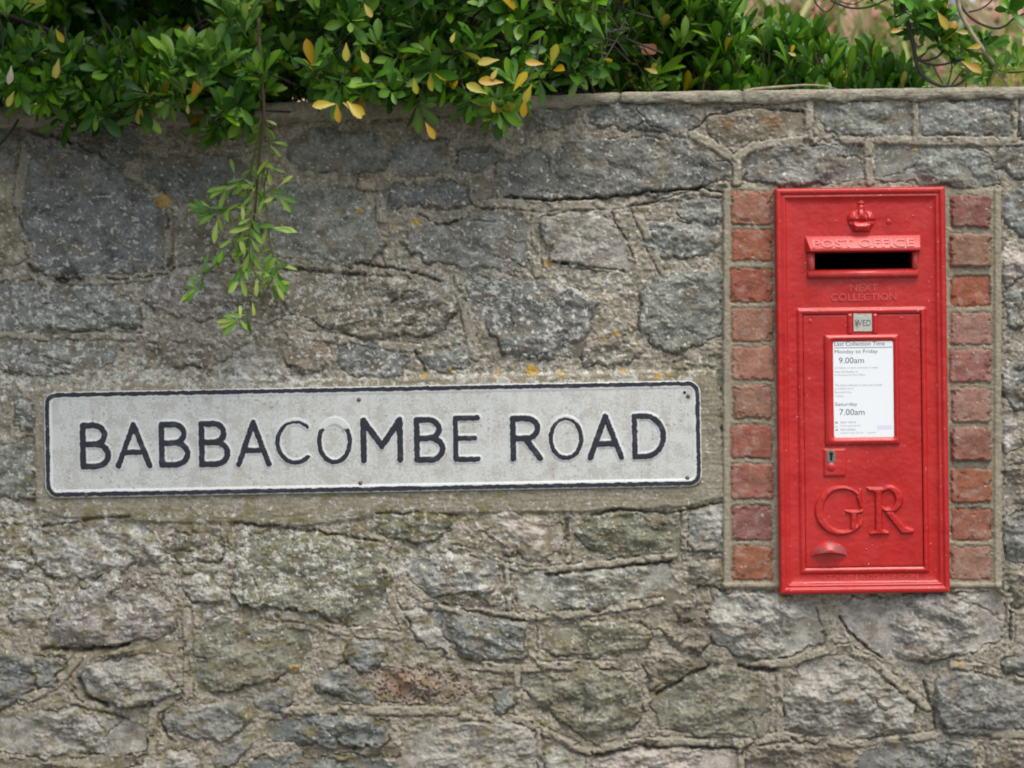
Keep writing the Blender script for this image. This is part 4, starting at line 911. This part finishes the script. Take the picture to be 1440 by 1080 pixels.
def twig(p, ax, ln=.14, r=.0016):
    b = p - Vector(ax).normalized() * ln + Vector((random.uniform(-.03, .03), .02, random.uniform(-.02, .05))); m = (p + b) / 2 + rv(.01); tw.add(smooth_path([b, m, p], 3), [r * 1.6] * 4 + [r] * 2 + [r], 4) if False else tw.add([b, m, p], [r * 1.7, r * 1.3, r], 4)
cnt = 0
while cnt < 430:                       # front sprays hanging over the face
    px = random.uniform(-140, 850); lo_, hi_ = low(px), hi(px); py = lo_ - (lo_ - hi_) * random.random() ** 1.25
    if 392 < px < 432 and py > 95: continue
    t = (py - hi_) / max(lo_ - hi_, 1); y = random.uniform(-.26, -.03) * (.55 + .45 * t)
    if px > 760: y = random.uniform(-.12, .1)
    if py > 100: y = min(y, -.05)
    p = P(px, py - 8, y); ax = Vector((random.uniform(-.7, .7), random.uniform(-1, -.2), random.uniform(-.5, .9) - .7 * max(t - .6, 0)))
    whorl(fol, p - off, ax, size=random.uniform(.046, .062), fresh=.10, yl=yel, yp=.018 + .05 * (600 < px < 800 and py > 60)); twig(p - off, ax + Vector((0, -.6, -.3))); cnt += 1
for (px, py) in ((245, 95), (262, 80), (280, 95), (300, 85), (258, 115), (285, 110), (230, 105), (270, 60), (300, 62), (320, 75), (250, 70), (285, 78), (335, 10), (310, 0), (345, 25), (325, 20), (8, 5), (30, 0)):   # the fresh bright rosette
    whorl(fol, P(px, py + 10, -.42) - off, (random.uniform(-.3, .3), -.6, .9), n=9, size=.058, fresh=.8, pitch=(20, 70))
cnt = 0
while cnt < 1000:                       # body of the shrub behind the coping
    px = random.uniform(-220, 900); py = random.uniform(-60, 150); y = random.uniform(.05, 1.0)
    if px < 335 and py < 66:
        if random.random() < .8: continue
        y = random.uniform(.9, 1.3)
    if px > 780 and py > 95: y = random.uniform(.35, 1.0)
    p = P(px, py, y)
    if p.z < 1.60: continue
    if y < .46 and p.z < ZC - (cop_top(px) - 540) * S + .03: continue
    ax = Vector((random.uniform(-.8, .8), random.uniform(-1, .1), random.uniform(-.1, 1))); whorl(fol, p - off, ax, size=random.uniform(.048, .062), yl=yel, yp=.02, fresh=.03); twig(p - off, ax); cnt += 1
for k in range(900):                   # depth of the shrub, far side
    px = random.uniform(-300, 905); py = random.uniform(-120, 140); p = P(px, py, random.uniform(.95, 1.6)); whorl(fol, p - off, (random.uniform(-.8, .8), random.uniform(-1, .1), random.uniform(-.1, 1)), n=7, size=.08, wr=.5, fresh=0)
cnt = 0
while cnt < 2300:                      # unseen crown above the frame, brought forward at the left to cast shade
    px = random.uniform(-420, 1000); py = random.uniform(-560, -12); y = random.uniform(-.42 - .35 * (px < 420), 1.15)
    if px < 350 and py > -50: continue
    if px > 880 and (px - 880) * .9 > -py * .8: continue
    if y < 0 and px > 780: continue
    if y < -.1 - .28 * min(1, -py / 200) - .3 * (px < 420) * min(1, -py / 60): continue
    p = P(px, py, y); ax = Vector((random.uniform(-1, 1), random.uniform(-1, .4), random.uniform(-.1, 1))); whorl(fol, p - off, ax, size=random.uniform(.056, .075), n=7, yl=yel, yp=.01, fresh=.03); cnt += 1
# leaves picked out individually: yellowing ones (x, y, angle of tip in degrees clockwise from right, length px)
for (px, py, an, L) in ((472, 146, 175, 32), (474, 146, 85, 26), (482, 144, 28, 34), (488, 142, 50, 32), (78, 40, 60, 22), (83, 82, 100, 28), (20, 128, 110, 24), (264, 146, 88, 14), (702, 84, 172, 30), (708, 116, 184, 34),
                        (686, 132, 205, 32), (722, 128, 305, 32), (738, 138, 95, 26), (693, 142, 85, 16), (598, 172, 60, 26), (906, 96, 20, 22), (748, 118, 112, 28), (775, 92, 285, 30), (765, 90, 185, 26), (334, 4, 20, 20), (268, 140, 300, 38),
                        (38, 2, 0, 26), (700, 96, 120, 18), (640, 45, 110, 16), (824, 55, 100, 18), (487, 60, 90, 26), (507, 70, 60, 22), (582, 110, 80, 22), (512, 5, 60, 22)):
    r = math.radians(an); p = P(px, py, -.3 if px < 800 else .3); yel.add(p - off, (math.cos(r), random.uniform(-.3, .1), -math.sin(r)), (random.uniform(-.4, .4), -1, .3), L * S, L * S * .42, lin(random.choice(YEL)), .1)
yel.add(P(16, 92, -.3) - off, (-.05, -.2, -1), (.5, -1, 0), .038, .014, lin((196, 190, 160)), .4)
fo = fol.build('foliage', shrub); yo = yel.build('yellow_leaves', shrub); yo['label'] = 'scattered yellow and ochre leaves'
trunkp = [Vector((0, 0, 0)), Vector((.04, -.05, .4)), Vector((-.02, -.15, .8)), Vector((.05, -.2, 1.2))]
for k in range(9):
    a = random.uniform(-1.1, .4); z0 = random.uniform(.1, 1.0); tip = Vector((a, random.uniform(-.9, .3), random.uniform(.35, 1.3)))
    tw.add(smooth_path([Vector((a * .1, -.02, z0 * .4)), Vector((a * .5, tip.y * .45, z0 * .7 + .1)), tip], 5), list(np.linspace(.011, .003, 11)), 6)
tw.add(smooth_path(trunkp, 4), list(np.linspace(.035, .012, 13)), 8)
tw.add([v - off for v in smooth_path([P(26, 168, -.06), P(12, 190, -.05), P(-6, 208, -.04)], 3)], .0026, 5)
tw.add([v - off for v in smooth_path([P(225, 140, -.24), P(240, 146, -.25), P(258, 145, -.28)], 3)], .0018, 5)
tw.build('branches', M_bark_dark, shrub)  # darker bark here puts the shade of the hollow into the branch colour

# --- hedge behind the coping (centre right)
hedge = thing('evergreen_hedge', 'glossy mid green hedge growing up behind the coping to the left of the post box', 'hedge', P(1040, 400, .75)); hedge.location.z = 1.55
off = Vector(hedge.location); fol, yel, tw = Leaves(), Leaves(), Tubes()
def htop(px): return np.interp(px, [820, 960, 1010, 1040, 1060, 1085, 1110, 1130, 1150, 1165, 1185, 1205, 1240, 1265, 1285, 1300], [-60, -50, -5, 18, 48, 28, 25, 60, 35, 55, 75, 62, 75, 95, 105, 130])
for k in range(260):
    px = random.uniform(850, 1020); p = P(px, random.uniform(htop(px) + 5, 110), random.uniform(.36, .9)); whorl(fol, p - off, (random.uniform(-.5, .5), random.uniform(-.8, .1), .8), size=random.uniform(.052, .068), fresh=.12, pitch=(15, 65), wr=.29)
cnt = 0
while cnt < 800:
    px = random.uniform(830, 1292); y = random.uniform(.36, 1.0); top_ = htop(px) + 14
    if top_ > 122: top_ = 122
    py = random.uniform(top_, 175)
    if py > 118: y = random.uniform(.36, .75)
    if px > 1150 and random.random() < .35: continue
    p = P(px, py, y); up = 1.0 if px > 960 else .5
    ax = Vector((random.uniform(-.45, .45), random.uniform(-.7, .2), up)); whorl(fol, p - off, ax, size=random.uniform(.052, .068), fresh=.12, yl=yel, yp=.02, pitch=(12, 60), wr=.28); twig(p - off, ax + Vector((0, 0, .8)), .1); cnt += 1
for (px, py, an, L) in ((914, 104, 300, 20), (1112, 75, 290, 14), (1108, 74, 20, 13), (1325, 60, 20, 20)):
    r = math.radians(an); yel.add(P(px, py, .34) - off, (math.cos(r), -.2, -math.sin(r)), (0, -1, .3), L * S, L * S * .45, lin(random.choice(YEL)), .1)
yel.add(P(905, 62, .3) - off, (.8, -.3, -.5), (0, -1, .4), .035, .026, lin((142, 88, 52)), .5); yel.add(P(900, 64, .31) - off, (.7, -.3, -.7), (0, -1, .4), .03, .024, lin((170, 130, 90)), -.4)
fol.build('foliage', hedge); yo = yel.build('yellow_leaves', hedge)
for k in range(20):
    a = random.uniform(-.62, .5); b = Vector((a, random.uniform(-.15, .2), 0)); tip = Vector((a + random.uniform(-.1, .1), random.uniform(-.3, .2), random.uniform(.35, .55)))
    tw.add(smooth_path([b, (b + tip) / 2 + rv(.03), tip], 4), list(np.linspace(.008, .002, 9)), 5)
tw.build('branches', M_bark, hedge)
# dead twig lying on the coping
dt = Tubes(); pts = smooth_path([P(1046, 129, .02), P(1060, 125.5, .04), P(1085, 123, .05), P(1110, 121, .07), P(1135, 119.5, .08), P(1160, 121, .1), P(1178, 126, .12)], 4); base = pts[0].copy()
twg = thing('dead_twig', 'thin grey dead twig lying along the top of the coping', 'twig', base)
dt.add([p - base for p in pts], list(np.linspace(.0034, .0012, len(pts))), 6); dt.build('stem', M_bark_pale, twg)

# --- trailing climber hanging down the wall
cl = thing('trailing_climber', 'pale green trailing climber shoot hanging down the wall face above the sign', 'climbing plant', P(366, 0, -.16))
off = Vector(cl.location); tw, tg, fol = Tubes(), Tubes(), Leaves()
main = smooth_path([P(358, -160, -.05), P(364, -60, -.12), P(364, 40, -.2), P(368, 110, -.22), P(371, 160, -.2), P(366, 210, -.16), P(362, 250, -.13), P(358, 300, -.11), P(352, 340, -.1)], 6)
tw.add([p - off for p in main], list(np.linspace(.0042, .0024, len(main))), 7); tw.build('woody_stem', M_bark, cl)
CF = [(132, 172, 62), (146, 180, 74), (104, 152, 48), (166, 190, 88), (84, 134, 42)]
def shoot(pts, r=.0016, dens=.66, side=29, term=3):
    path = smooth_path([P(*p) for p in pts], 6); tg.add([p - off for p in path], list(np.linspace(r * 1.3, r * .7, len(path))), 5)
    L_ = 0
    for i in range(2, len(path) - 1):
        if random.random() < .42 * dens:
            t = (path[i + 1] - path[i - 1]).normalized()
            for s_ in (-1, 1):
                if random.random() < .8:
                    d = t * random.uniform(.3, 1) + Vector((s_ * random.uniform(.3, 1), random.uniform(-.7, .2), random.uniform(-.5, .3))); L2 = random.uniform(.7, 1.15) * side * S
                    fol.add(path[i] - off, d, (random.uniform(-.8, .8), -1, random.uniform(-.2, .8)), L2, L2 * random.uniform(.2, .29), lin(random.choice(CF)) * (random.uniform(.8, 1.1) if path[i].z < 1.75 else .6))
    t = (path[-1] - path[-3]).normalized()
    for k in range(term): fol.add(path[-1] - off, t + Vector((random.uniform(-.9, .9), random.uniform(-.5, .2), random.uniform(-.5, .5))), (random.uniform(-.6, .6), -1, .4), side * S * 1.0, side * S * .27, lin(random.choice(CF)))
shoot([(372, 160, -.2), (362, 200, -.15), (350, 250, -.13), (345, 300, -.12), (330, 345, -.1), (290, 385, -.08), (276, 405, -.08)], dens=.75)
shoot([(372, 165, -.2), (378, 190, -.16), (379, 230, -.14), (372, 262, -.13), (376, 310, -.12), (382, 350, -.11), (388, 378, -.1), (370, 415, -.09), (350, 440, -.08), (335, 450, -.08)], dens=.75)
shoot([(362, 240, -.13), (358, 280, -.12), (352, 320, -.12), (352, 360, -.11), (362, 390, -.1), (380, 400, -.1)], dens=1.1)
shoot([(358, 260, -.13), (340, 285, -.12), (320, 292, -.12), (300, 302, -.12), (292, 300, -.12)], dens=1.0)
shoot([(354, 310, -.12), (340, 325, -.11), (322, 340, -.11), (314, 350, -.11)], dens=.9)
shoot([(356, 300, -.12), (372, 318, -.12), (385, 322, -.13)], dens=.7, term=1)
shoot([(360, 230, -.14), (340, 255, -.13), (318, 265, -.13)], dens=.9)
shoot([(362, 215, -.14), (372, 245, -.14), (385, 265, -.13), (392, 275, -.13)], dens=.8, term=2)
shoot([(350, 330, -.11), (345, 370, -.1), (338, 395, -.1), (372, 385, -.1)], dens=.9)
for (px, py, an, L) in ((383, 320, 5, 36), (357, 320, -8, 30), (392, 262, -40, 26), (381, 200, 5, 26), (380, 235, 15, 24), (385, 388, 50, 32), (388, 400, 60, 26), (372, 168, 20, 20), (300, 300, 175, 26), (296, 292, 210, 22), (277, 407, 200, 20), (277, 407, 240, 20), (277, 407, 130, 24),
                        (338, 448, 200, 22), (338, 448, 270, 20), (355, 425, 80, 20), (308, 258, 120, 30), (330, 245, 255, 24), (286, 380, 285, 24), (306, 310, 100, 34)):
    r = math.radians(an); fol.add(P(px, py, -.12) - off, (math.cos(r), random.uniform(-.3, .1), -math.sin(r)), (random.uniform(-.3, .3), -1, random.uniform(.2, .8)), L * S, L * S * .26, lin(random.choice(CF)), .3)
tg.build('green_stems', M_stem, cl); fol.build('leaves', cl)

# --- climbing stems at the far right
cr_ = thing('looping_climber', 'climber with dark looping stems and sparse leaves above the right end of the wall', 'climbing plant', P(1330, 130, .4)); cr_.location.z = 1.9
off = Vector(cr_.location); tw, tp, fol, yel = Tubes(), Tubes(), Leaves(), Leaves()
def stem(T_, pts, r0, r1): 
    path = smooth_path([P(*p) for p in pts], 5); T_.add([p - off for p in path], list(np.linspace(r0, r1, len(path))), 6); return path
stem(tw, [(1258, -80, .3), (1266, -10, .3), (1276, 30, .3), (1284, 60, .3), (1289, 90, .3), (1300, 108, .3), (1320, 120, .3), (1340, 121, .3), (1356, 112, .3), (1364, 92, .32)], .0055, .0025)
stem(tw, [(1272, 10, .33), (1279, 45, .33), (1287, 75, .32), (1296, 85, .3), (1318, 80, .3), (1335, 62, .3), (1346, 60, .3)], .003, .002)
stem(tw, [(1288, 82, .3), (1305, 90, .3), (1325, 91, .3), (1350, 84, .3)], .003, .0018); stem(tw, [(1326, 118, .3), (1316, 100, .3), (1312, 92, .3)], .0016, .0012); stem(tw, [(1338, 120, .3), (1350, 104, .3), (1356, 96, .3)], .0022, .0014)
stem(tw, [(1333, 120, .3), (1338, 100, .3), (1340, 84, .3), (1352, 72, .3)], .0016, .0012); stem(tw, [(1290, 82, .3), (1304, 72, .3)], .0016, .001); stem(tw, [(1292, 84, .3), (1300, 76, .3), (1308, 66, .3)], .0014, .001); stem(tw, [(1299, 62, .3), (1291, 66, .3), (1288, 60, .3)], .0016, .001)
stem(tw, [(1350, 5, .34), (1362, 22, .33), (1380, 34, .32), (1400, 40, .32), (1414, 36, .32), (1426, 26, .32), (1450, 15, .3)], .0028, .0022)
stem(tw, [(1362, 17, .33), (1380, 12, .33), (1395, 0, .33), (1402, -20, .33)], .002, .0014)
stem(tw, [(1140, -20, .3), (1146, 2, .3), (1160, 16, .3), (1172, 8, .3), (1177, -14, .3)], .002, .0014); stem(tw, [(1168, 0, .3), (1195, 11, .3), (1225, 9, .3), (1252, -4, .3)], .0026, .002); stem(tw, [(1180, 2, .31), (1200, 6, .31), (1216, -2, .31)], .0016, .001)
stem(tp, [(1338, -90, .25), (1345, -20, .25), (1350, 15, .25), (1364, 42, .25), (1384, 72, .25), (1396, 88, .26), (1396, 100, .28), (1393, 122, .3)], .0055, .0028); stem(tp, [(1394, 86, .26), (1404, 102, .3), (1418, 122, .34)], .0022, .0014)
stem(tw, [(1400, 98, .35), (1420, 102, .34), (1450, 100, .33)], .0018, .0014)
def cl_leaves(pts, n, size=.05, ax0=(0, -.3, .6), yp=.05, fresh=.15, sp=12):
    for _ in range(n):
        a, b = random.choice(pts); p = P(a + random.uniform(-sp, sp), b + random.uniform(-sp, sp), random.uniform(.26, .42)); whorl(fol, p - off, Vector(ax0) + rv(.8), n=random.randint(3, 5), size=size * random.uniform(.85, 1.1), fresh=fresh, yl=yel, yp=yp, pitch=(20, 70), wr=.4)
cl_leaves([(1290, 8), (1300, 20), (1310, 30), (1325, 25), (1310, 5), (1335, 15), (1320, 42), (1300, 35)], 34); cl_leaves([(1345, 45), (1355, 60), (1350, 78), (1330, 55), (1315, 68)], 16)
cl_leaves([(1265, 20), (1262, 35), (1278, 15)], 5, .04, sp=5); cl_leaves([(1412, 5), (1422, 12), (1418, -6)], 4, .05, sp=5); cl_leaves([(1360, 105), (1372, 110), (1362, 95)], 6, .04, sp=8); cl_leaves([(1370, 55), (1380, 65), (1390, 62)], 6, .045, fresh=.05, sp=7)
cl_leaves([(1400, 100), (1420, 92), (1432, 90), (1390, 112), (1440, 80)], 14, .042, fresh=.7, sp=8, yp=.12); cl_leaves([(1205, 2), (1228, 0), (1250, -2), (1260, 2)], 6, .04, fresh=.3, sp=5)
for (px, py, an, L, c) in ((1318, 16, 62, 32, 0), (1270, 42, 172, 20, 1), (1343, 44, 8, 20, 2), (1352, 86, 30, 34, 1), (1372, 92, 60, 16, 0), (1360, 68, 350, 22, 0)):
    r = math.radians(an); yel.add(P(px, py, .24) - off, (math.cos(r), -.2, -math.sin(r)), (0, -1, .3), L * S, L * S * .42, lin(YEL[c]) * .8, .1)
tw.build('dark_stems', M_bark_dark, cr_); tp.build('pale_stem', M_bark_pale, cr_); fol.build('leaves', cr_); yel.build('yellow_leaves', cr_)

# ------------------------------------------------------------------ garden and house beyond (soft in the picture)
def brick_m(name, c1, c2, cm, sc=1.0):
    m, nt, b = mat_new(name); tc = N(nt, 'ShaderNodeTexCoord'); mp = N(nt, 'ShaderNodeMapping'); mp.inputs['Rotation'].default_value = (math.radians(90), 0, 0); nt.links.new(tc.outputs['Object'], mp.inputs['Vector'])
    br = N(nt, 'ShaderNodeTexBrick'); br.inputs['Scale'].default_value = 4.4 * sc; br.inputs['Mortar Size'].default_value = .03; br.inputs['Row Height'].default_value = .33; br.inputs['Brick Width'].default_value = 1.0
    br.inputs['Color1'].default_value = tuple(lin(c1)) + (1,); br.inputs['Color2'].default_value = tuple(lin(c2)) + (1,); br.inputs['Mortar'].default_value = tuple(lin(cm)) + (1,)
    nt.links.new(mp.outputs[0], br.inputs['Vector']); nt.links.new(br.outputs['Color'], b.inputs['Base Color']); b.inputs['Roughness'].default_value = .9; return m
M_hb = brick_m('pink_brick', (216, 162, 146), (204, 146, 130), (214, 190, 176)); M_white = simple('white_paint', (214, 216, 216), .5); M_tile = simple('clay_tile', (160, 112, 96), .8, bump=.4, bscale=20, var=.15, vscale=6)
hy = 9.0; hl = P(1180, 540, hy); house = thing('brick_house', 'pinkish brick house with a white framed window far behind the hedge', 'house', (hl.x, hy, 1.55))
bm = bmesh.new(); add_box(bm, -6.5, 7.5, 0, 6, 0, 4.2); bmobj('wall', bm, M_hb, house)
bm = bmesh.new(); v = [bm.verts.new(q) for q in ((-6.8, -.4, 4.2), (7.8, -.4, 4.2), (7.8, 6.4, 4.2), (-6.8, 6.4, 4.2), (-6.8, 3, 6.4), (7.8, 3, 6.4))]
for f in ((0, 1, 5, 4), (2, 3, 4, 5), (0, 4, 3), (1, 2, 5), (0, 3, 2, 1)): bm.faces.new([v[i] for i in f])
bmobj('roof', bm, M_tile, house)
def win(px0, px1, py0, py1):
    a, b = P(px0, py1, hy), P(px1, py0, hy); x0, x1, z0, z1 = a.x - hl.x, b.x - hl.x, a.z - 1.55, b.z - 1.55
    bm = bmesh.new(); add_box(bm, x0, x1, -.03, .02, z0, z1); wn = bmobj('window', bm, simple('window_glass', (150, 160, 166), .15), house)
    bm = bmesh.new(); t = .07
    add_box(bm, x0 - t, x1 + t, -.08, -.005, z0 - t, z0); add_box(bm, x0 - t, x1 + t, -.08, -.005, z1, z1 + t); add_box(bm, x0 - t, x0, -.08, -.005, z0, z1); add_box(bm, x1, x1 + t, -.08, -.005, z0, z1); add_box(bm, (x0 + x1) / 2 - .03, (x0 + x1) / 2 + .03, -.07, -.032, z0, z1)
    bmobj('frame', bm, M_white, wn)
win(1272, 1352, -120, 22); win(1088, 1116, -120, 6)
# low tiled outhouse roof in front of it (the striped pink courses above the coping)
oh = thing('garden_outhouse', 'low outhouse with a pink tiled roof in front of the brick house', 'outhouse', (P(1330, 540, 7).x, 7, 1.55))
bm = bmesh.new(); add_box(bm, -1.0, 1.0, 0, 1.8, 0, .98); bmobj('wall', bm, M_hb, oh)
bm = bmesh.new()
for k in range(12):
    y0 = -.1 + k * .085; z0 = .95 + k * .062; add_box(bm, -1.1, 1.1, y0, y0 + .11, z0, z0 + .04)
bmobj('roof', bm, simple('pink_roof_tile', (178, 132, 120), .85, bump=.5, bscale=30, var=.15, vscale=9), oh)
# dried palm like plant with drooping brown fronds
pm = thing('drooping_palm', 'straggly palm with drooping straw coloured and olive fronds behind the hedge', 'palm', (P(1190, 540, 3.0).x, 3.0, 1.55))
off = Vector(pm.location); fr = Leaves(); st = Tubes(); st.add([Vector((0, 0, 0)), Vector((.02, 0, .3)), Vector((0, .05, .6))], [.03, .025, .02], 8)
FC = [(218, 196, 160), (228, 204, 172), (184, 182, 118), (160, 172, 100), (226, 186, 164), (140, 160, 92)]
for k in range(520):
    c0 = Vector((random.uniform(-.75, .62), random.uniform(-.4, .4), random.uniform(1.0, 1.75))); d = Vector((random.uniform(-.6, .6), random.uniform(-.3, .3), -1 + random.uniform(0, .9)))
    L_ = random.uniform(.2, .38); fr.add(c0, d, rv(1), L_, random.uniform(.016, .03), lin(random.choice(FC)), random.uniform(-.3, .6))
st.build('trunk', M_bark, pm); fr.build('fronds', pm)
# soft bushes in the garden
def bush(label, px, y, z1, r, cols, n, size):
    b_ = thing('garden_bush', label, 'bush', (P(px, 540, y).x, y, 1.55)); L_ = Leaves(); s_ = Tubes(); 
    for k in range(5): s_.add([Vector((0, 0, 0)), Vector((random.uniform(-.3, .3) * r, random.uniform(-.3, .3) * r, z1 * .5)), Vector((random.uniform(-.7, .7) * r, random.uniform(-.5, .5) * r, z1 * .85))], [.012, .008, .004], 5)
    for k in range(n):
        a = random.uniform(0, 6.28); q = r * random.random() ** .5; p = Vector((q * math.cos(a), q * math.sin(a) * .7, z1 * (.25 + .75 * random.random()) - .25 * z1 * (q / r) ** 2))
        L_.add(p, rv(1) + Vector((0, 0, .6)), rv(1) + Vector((0, -.5, .8)), size * random.uniform(.7, 1.2), size * .4, lin(random.choice(cols)))
    s_.build('branches', M_bark, b_); L_.build('foliage', b_); return b_
bush('pale olive bush between the hedge and the brick house', 1275, 4.0, 1.25, .28, [(130, 146, 78), (160, 160, 96), (108, 132, 66)], 900, .07)
bush('grey green bush behind the right end of the coping', 1418, 4.6, 1.42, .5, [(118, 138, 84), (140, 150, 96), (96, 124, 80), (170, 160, 110)], 1500, .07)
bush('yellowish bush low behind the far right coping', 1435, 2.2, .83, .22, [(150, 160, 70), (176, 170, 84), (120, 140, 60)], 700, .06)
bush('reddish bronze bush behind the thin part of the hedge', 1110, 4.4, 1.45, .4, [(168, 96, 78), (150, 130, 80), (190, 150, 120), (120, 130, 70)], 900, .08)
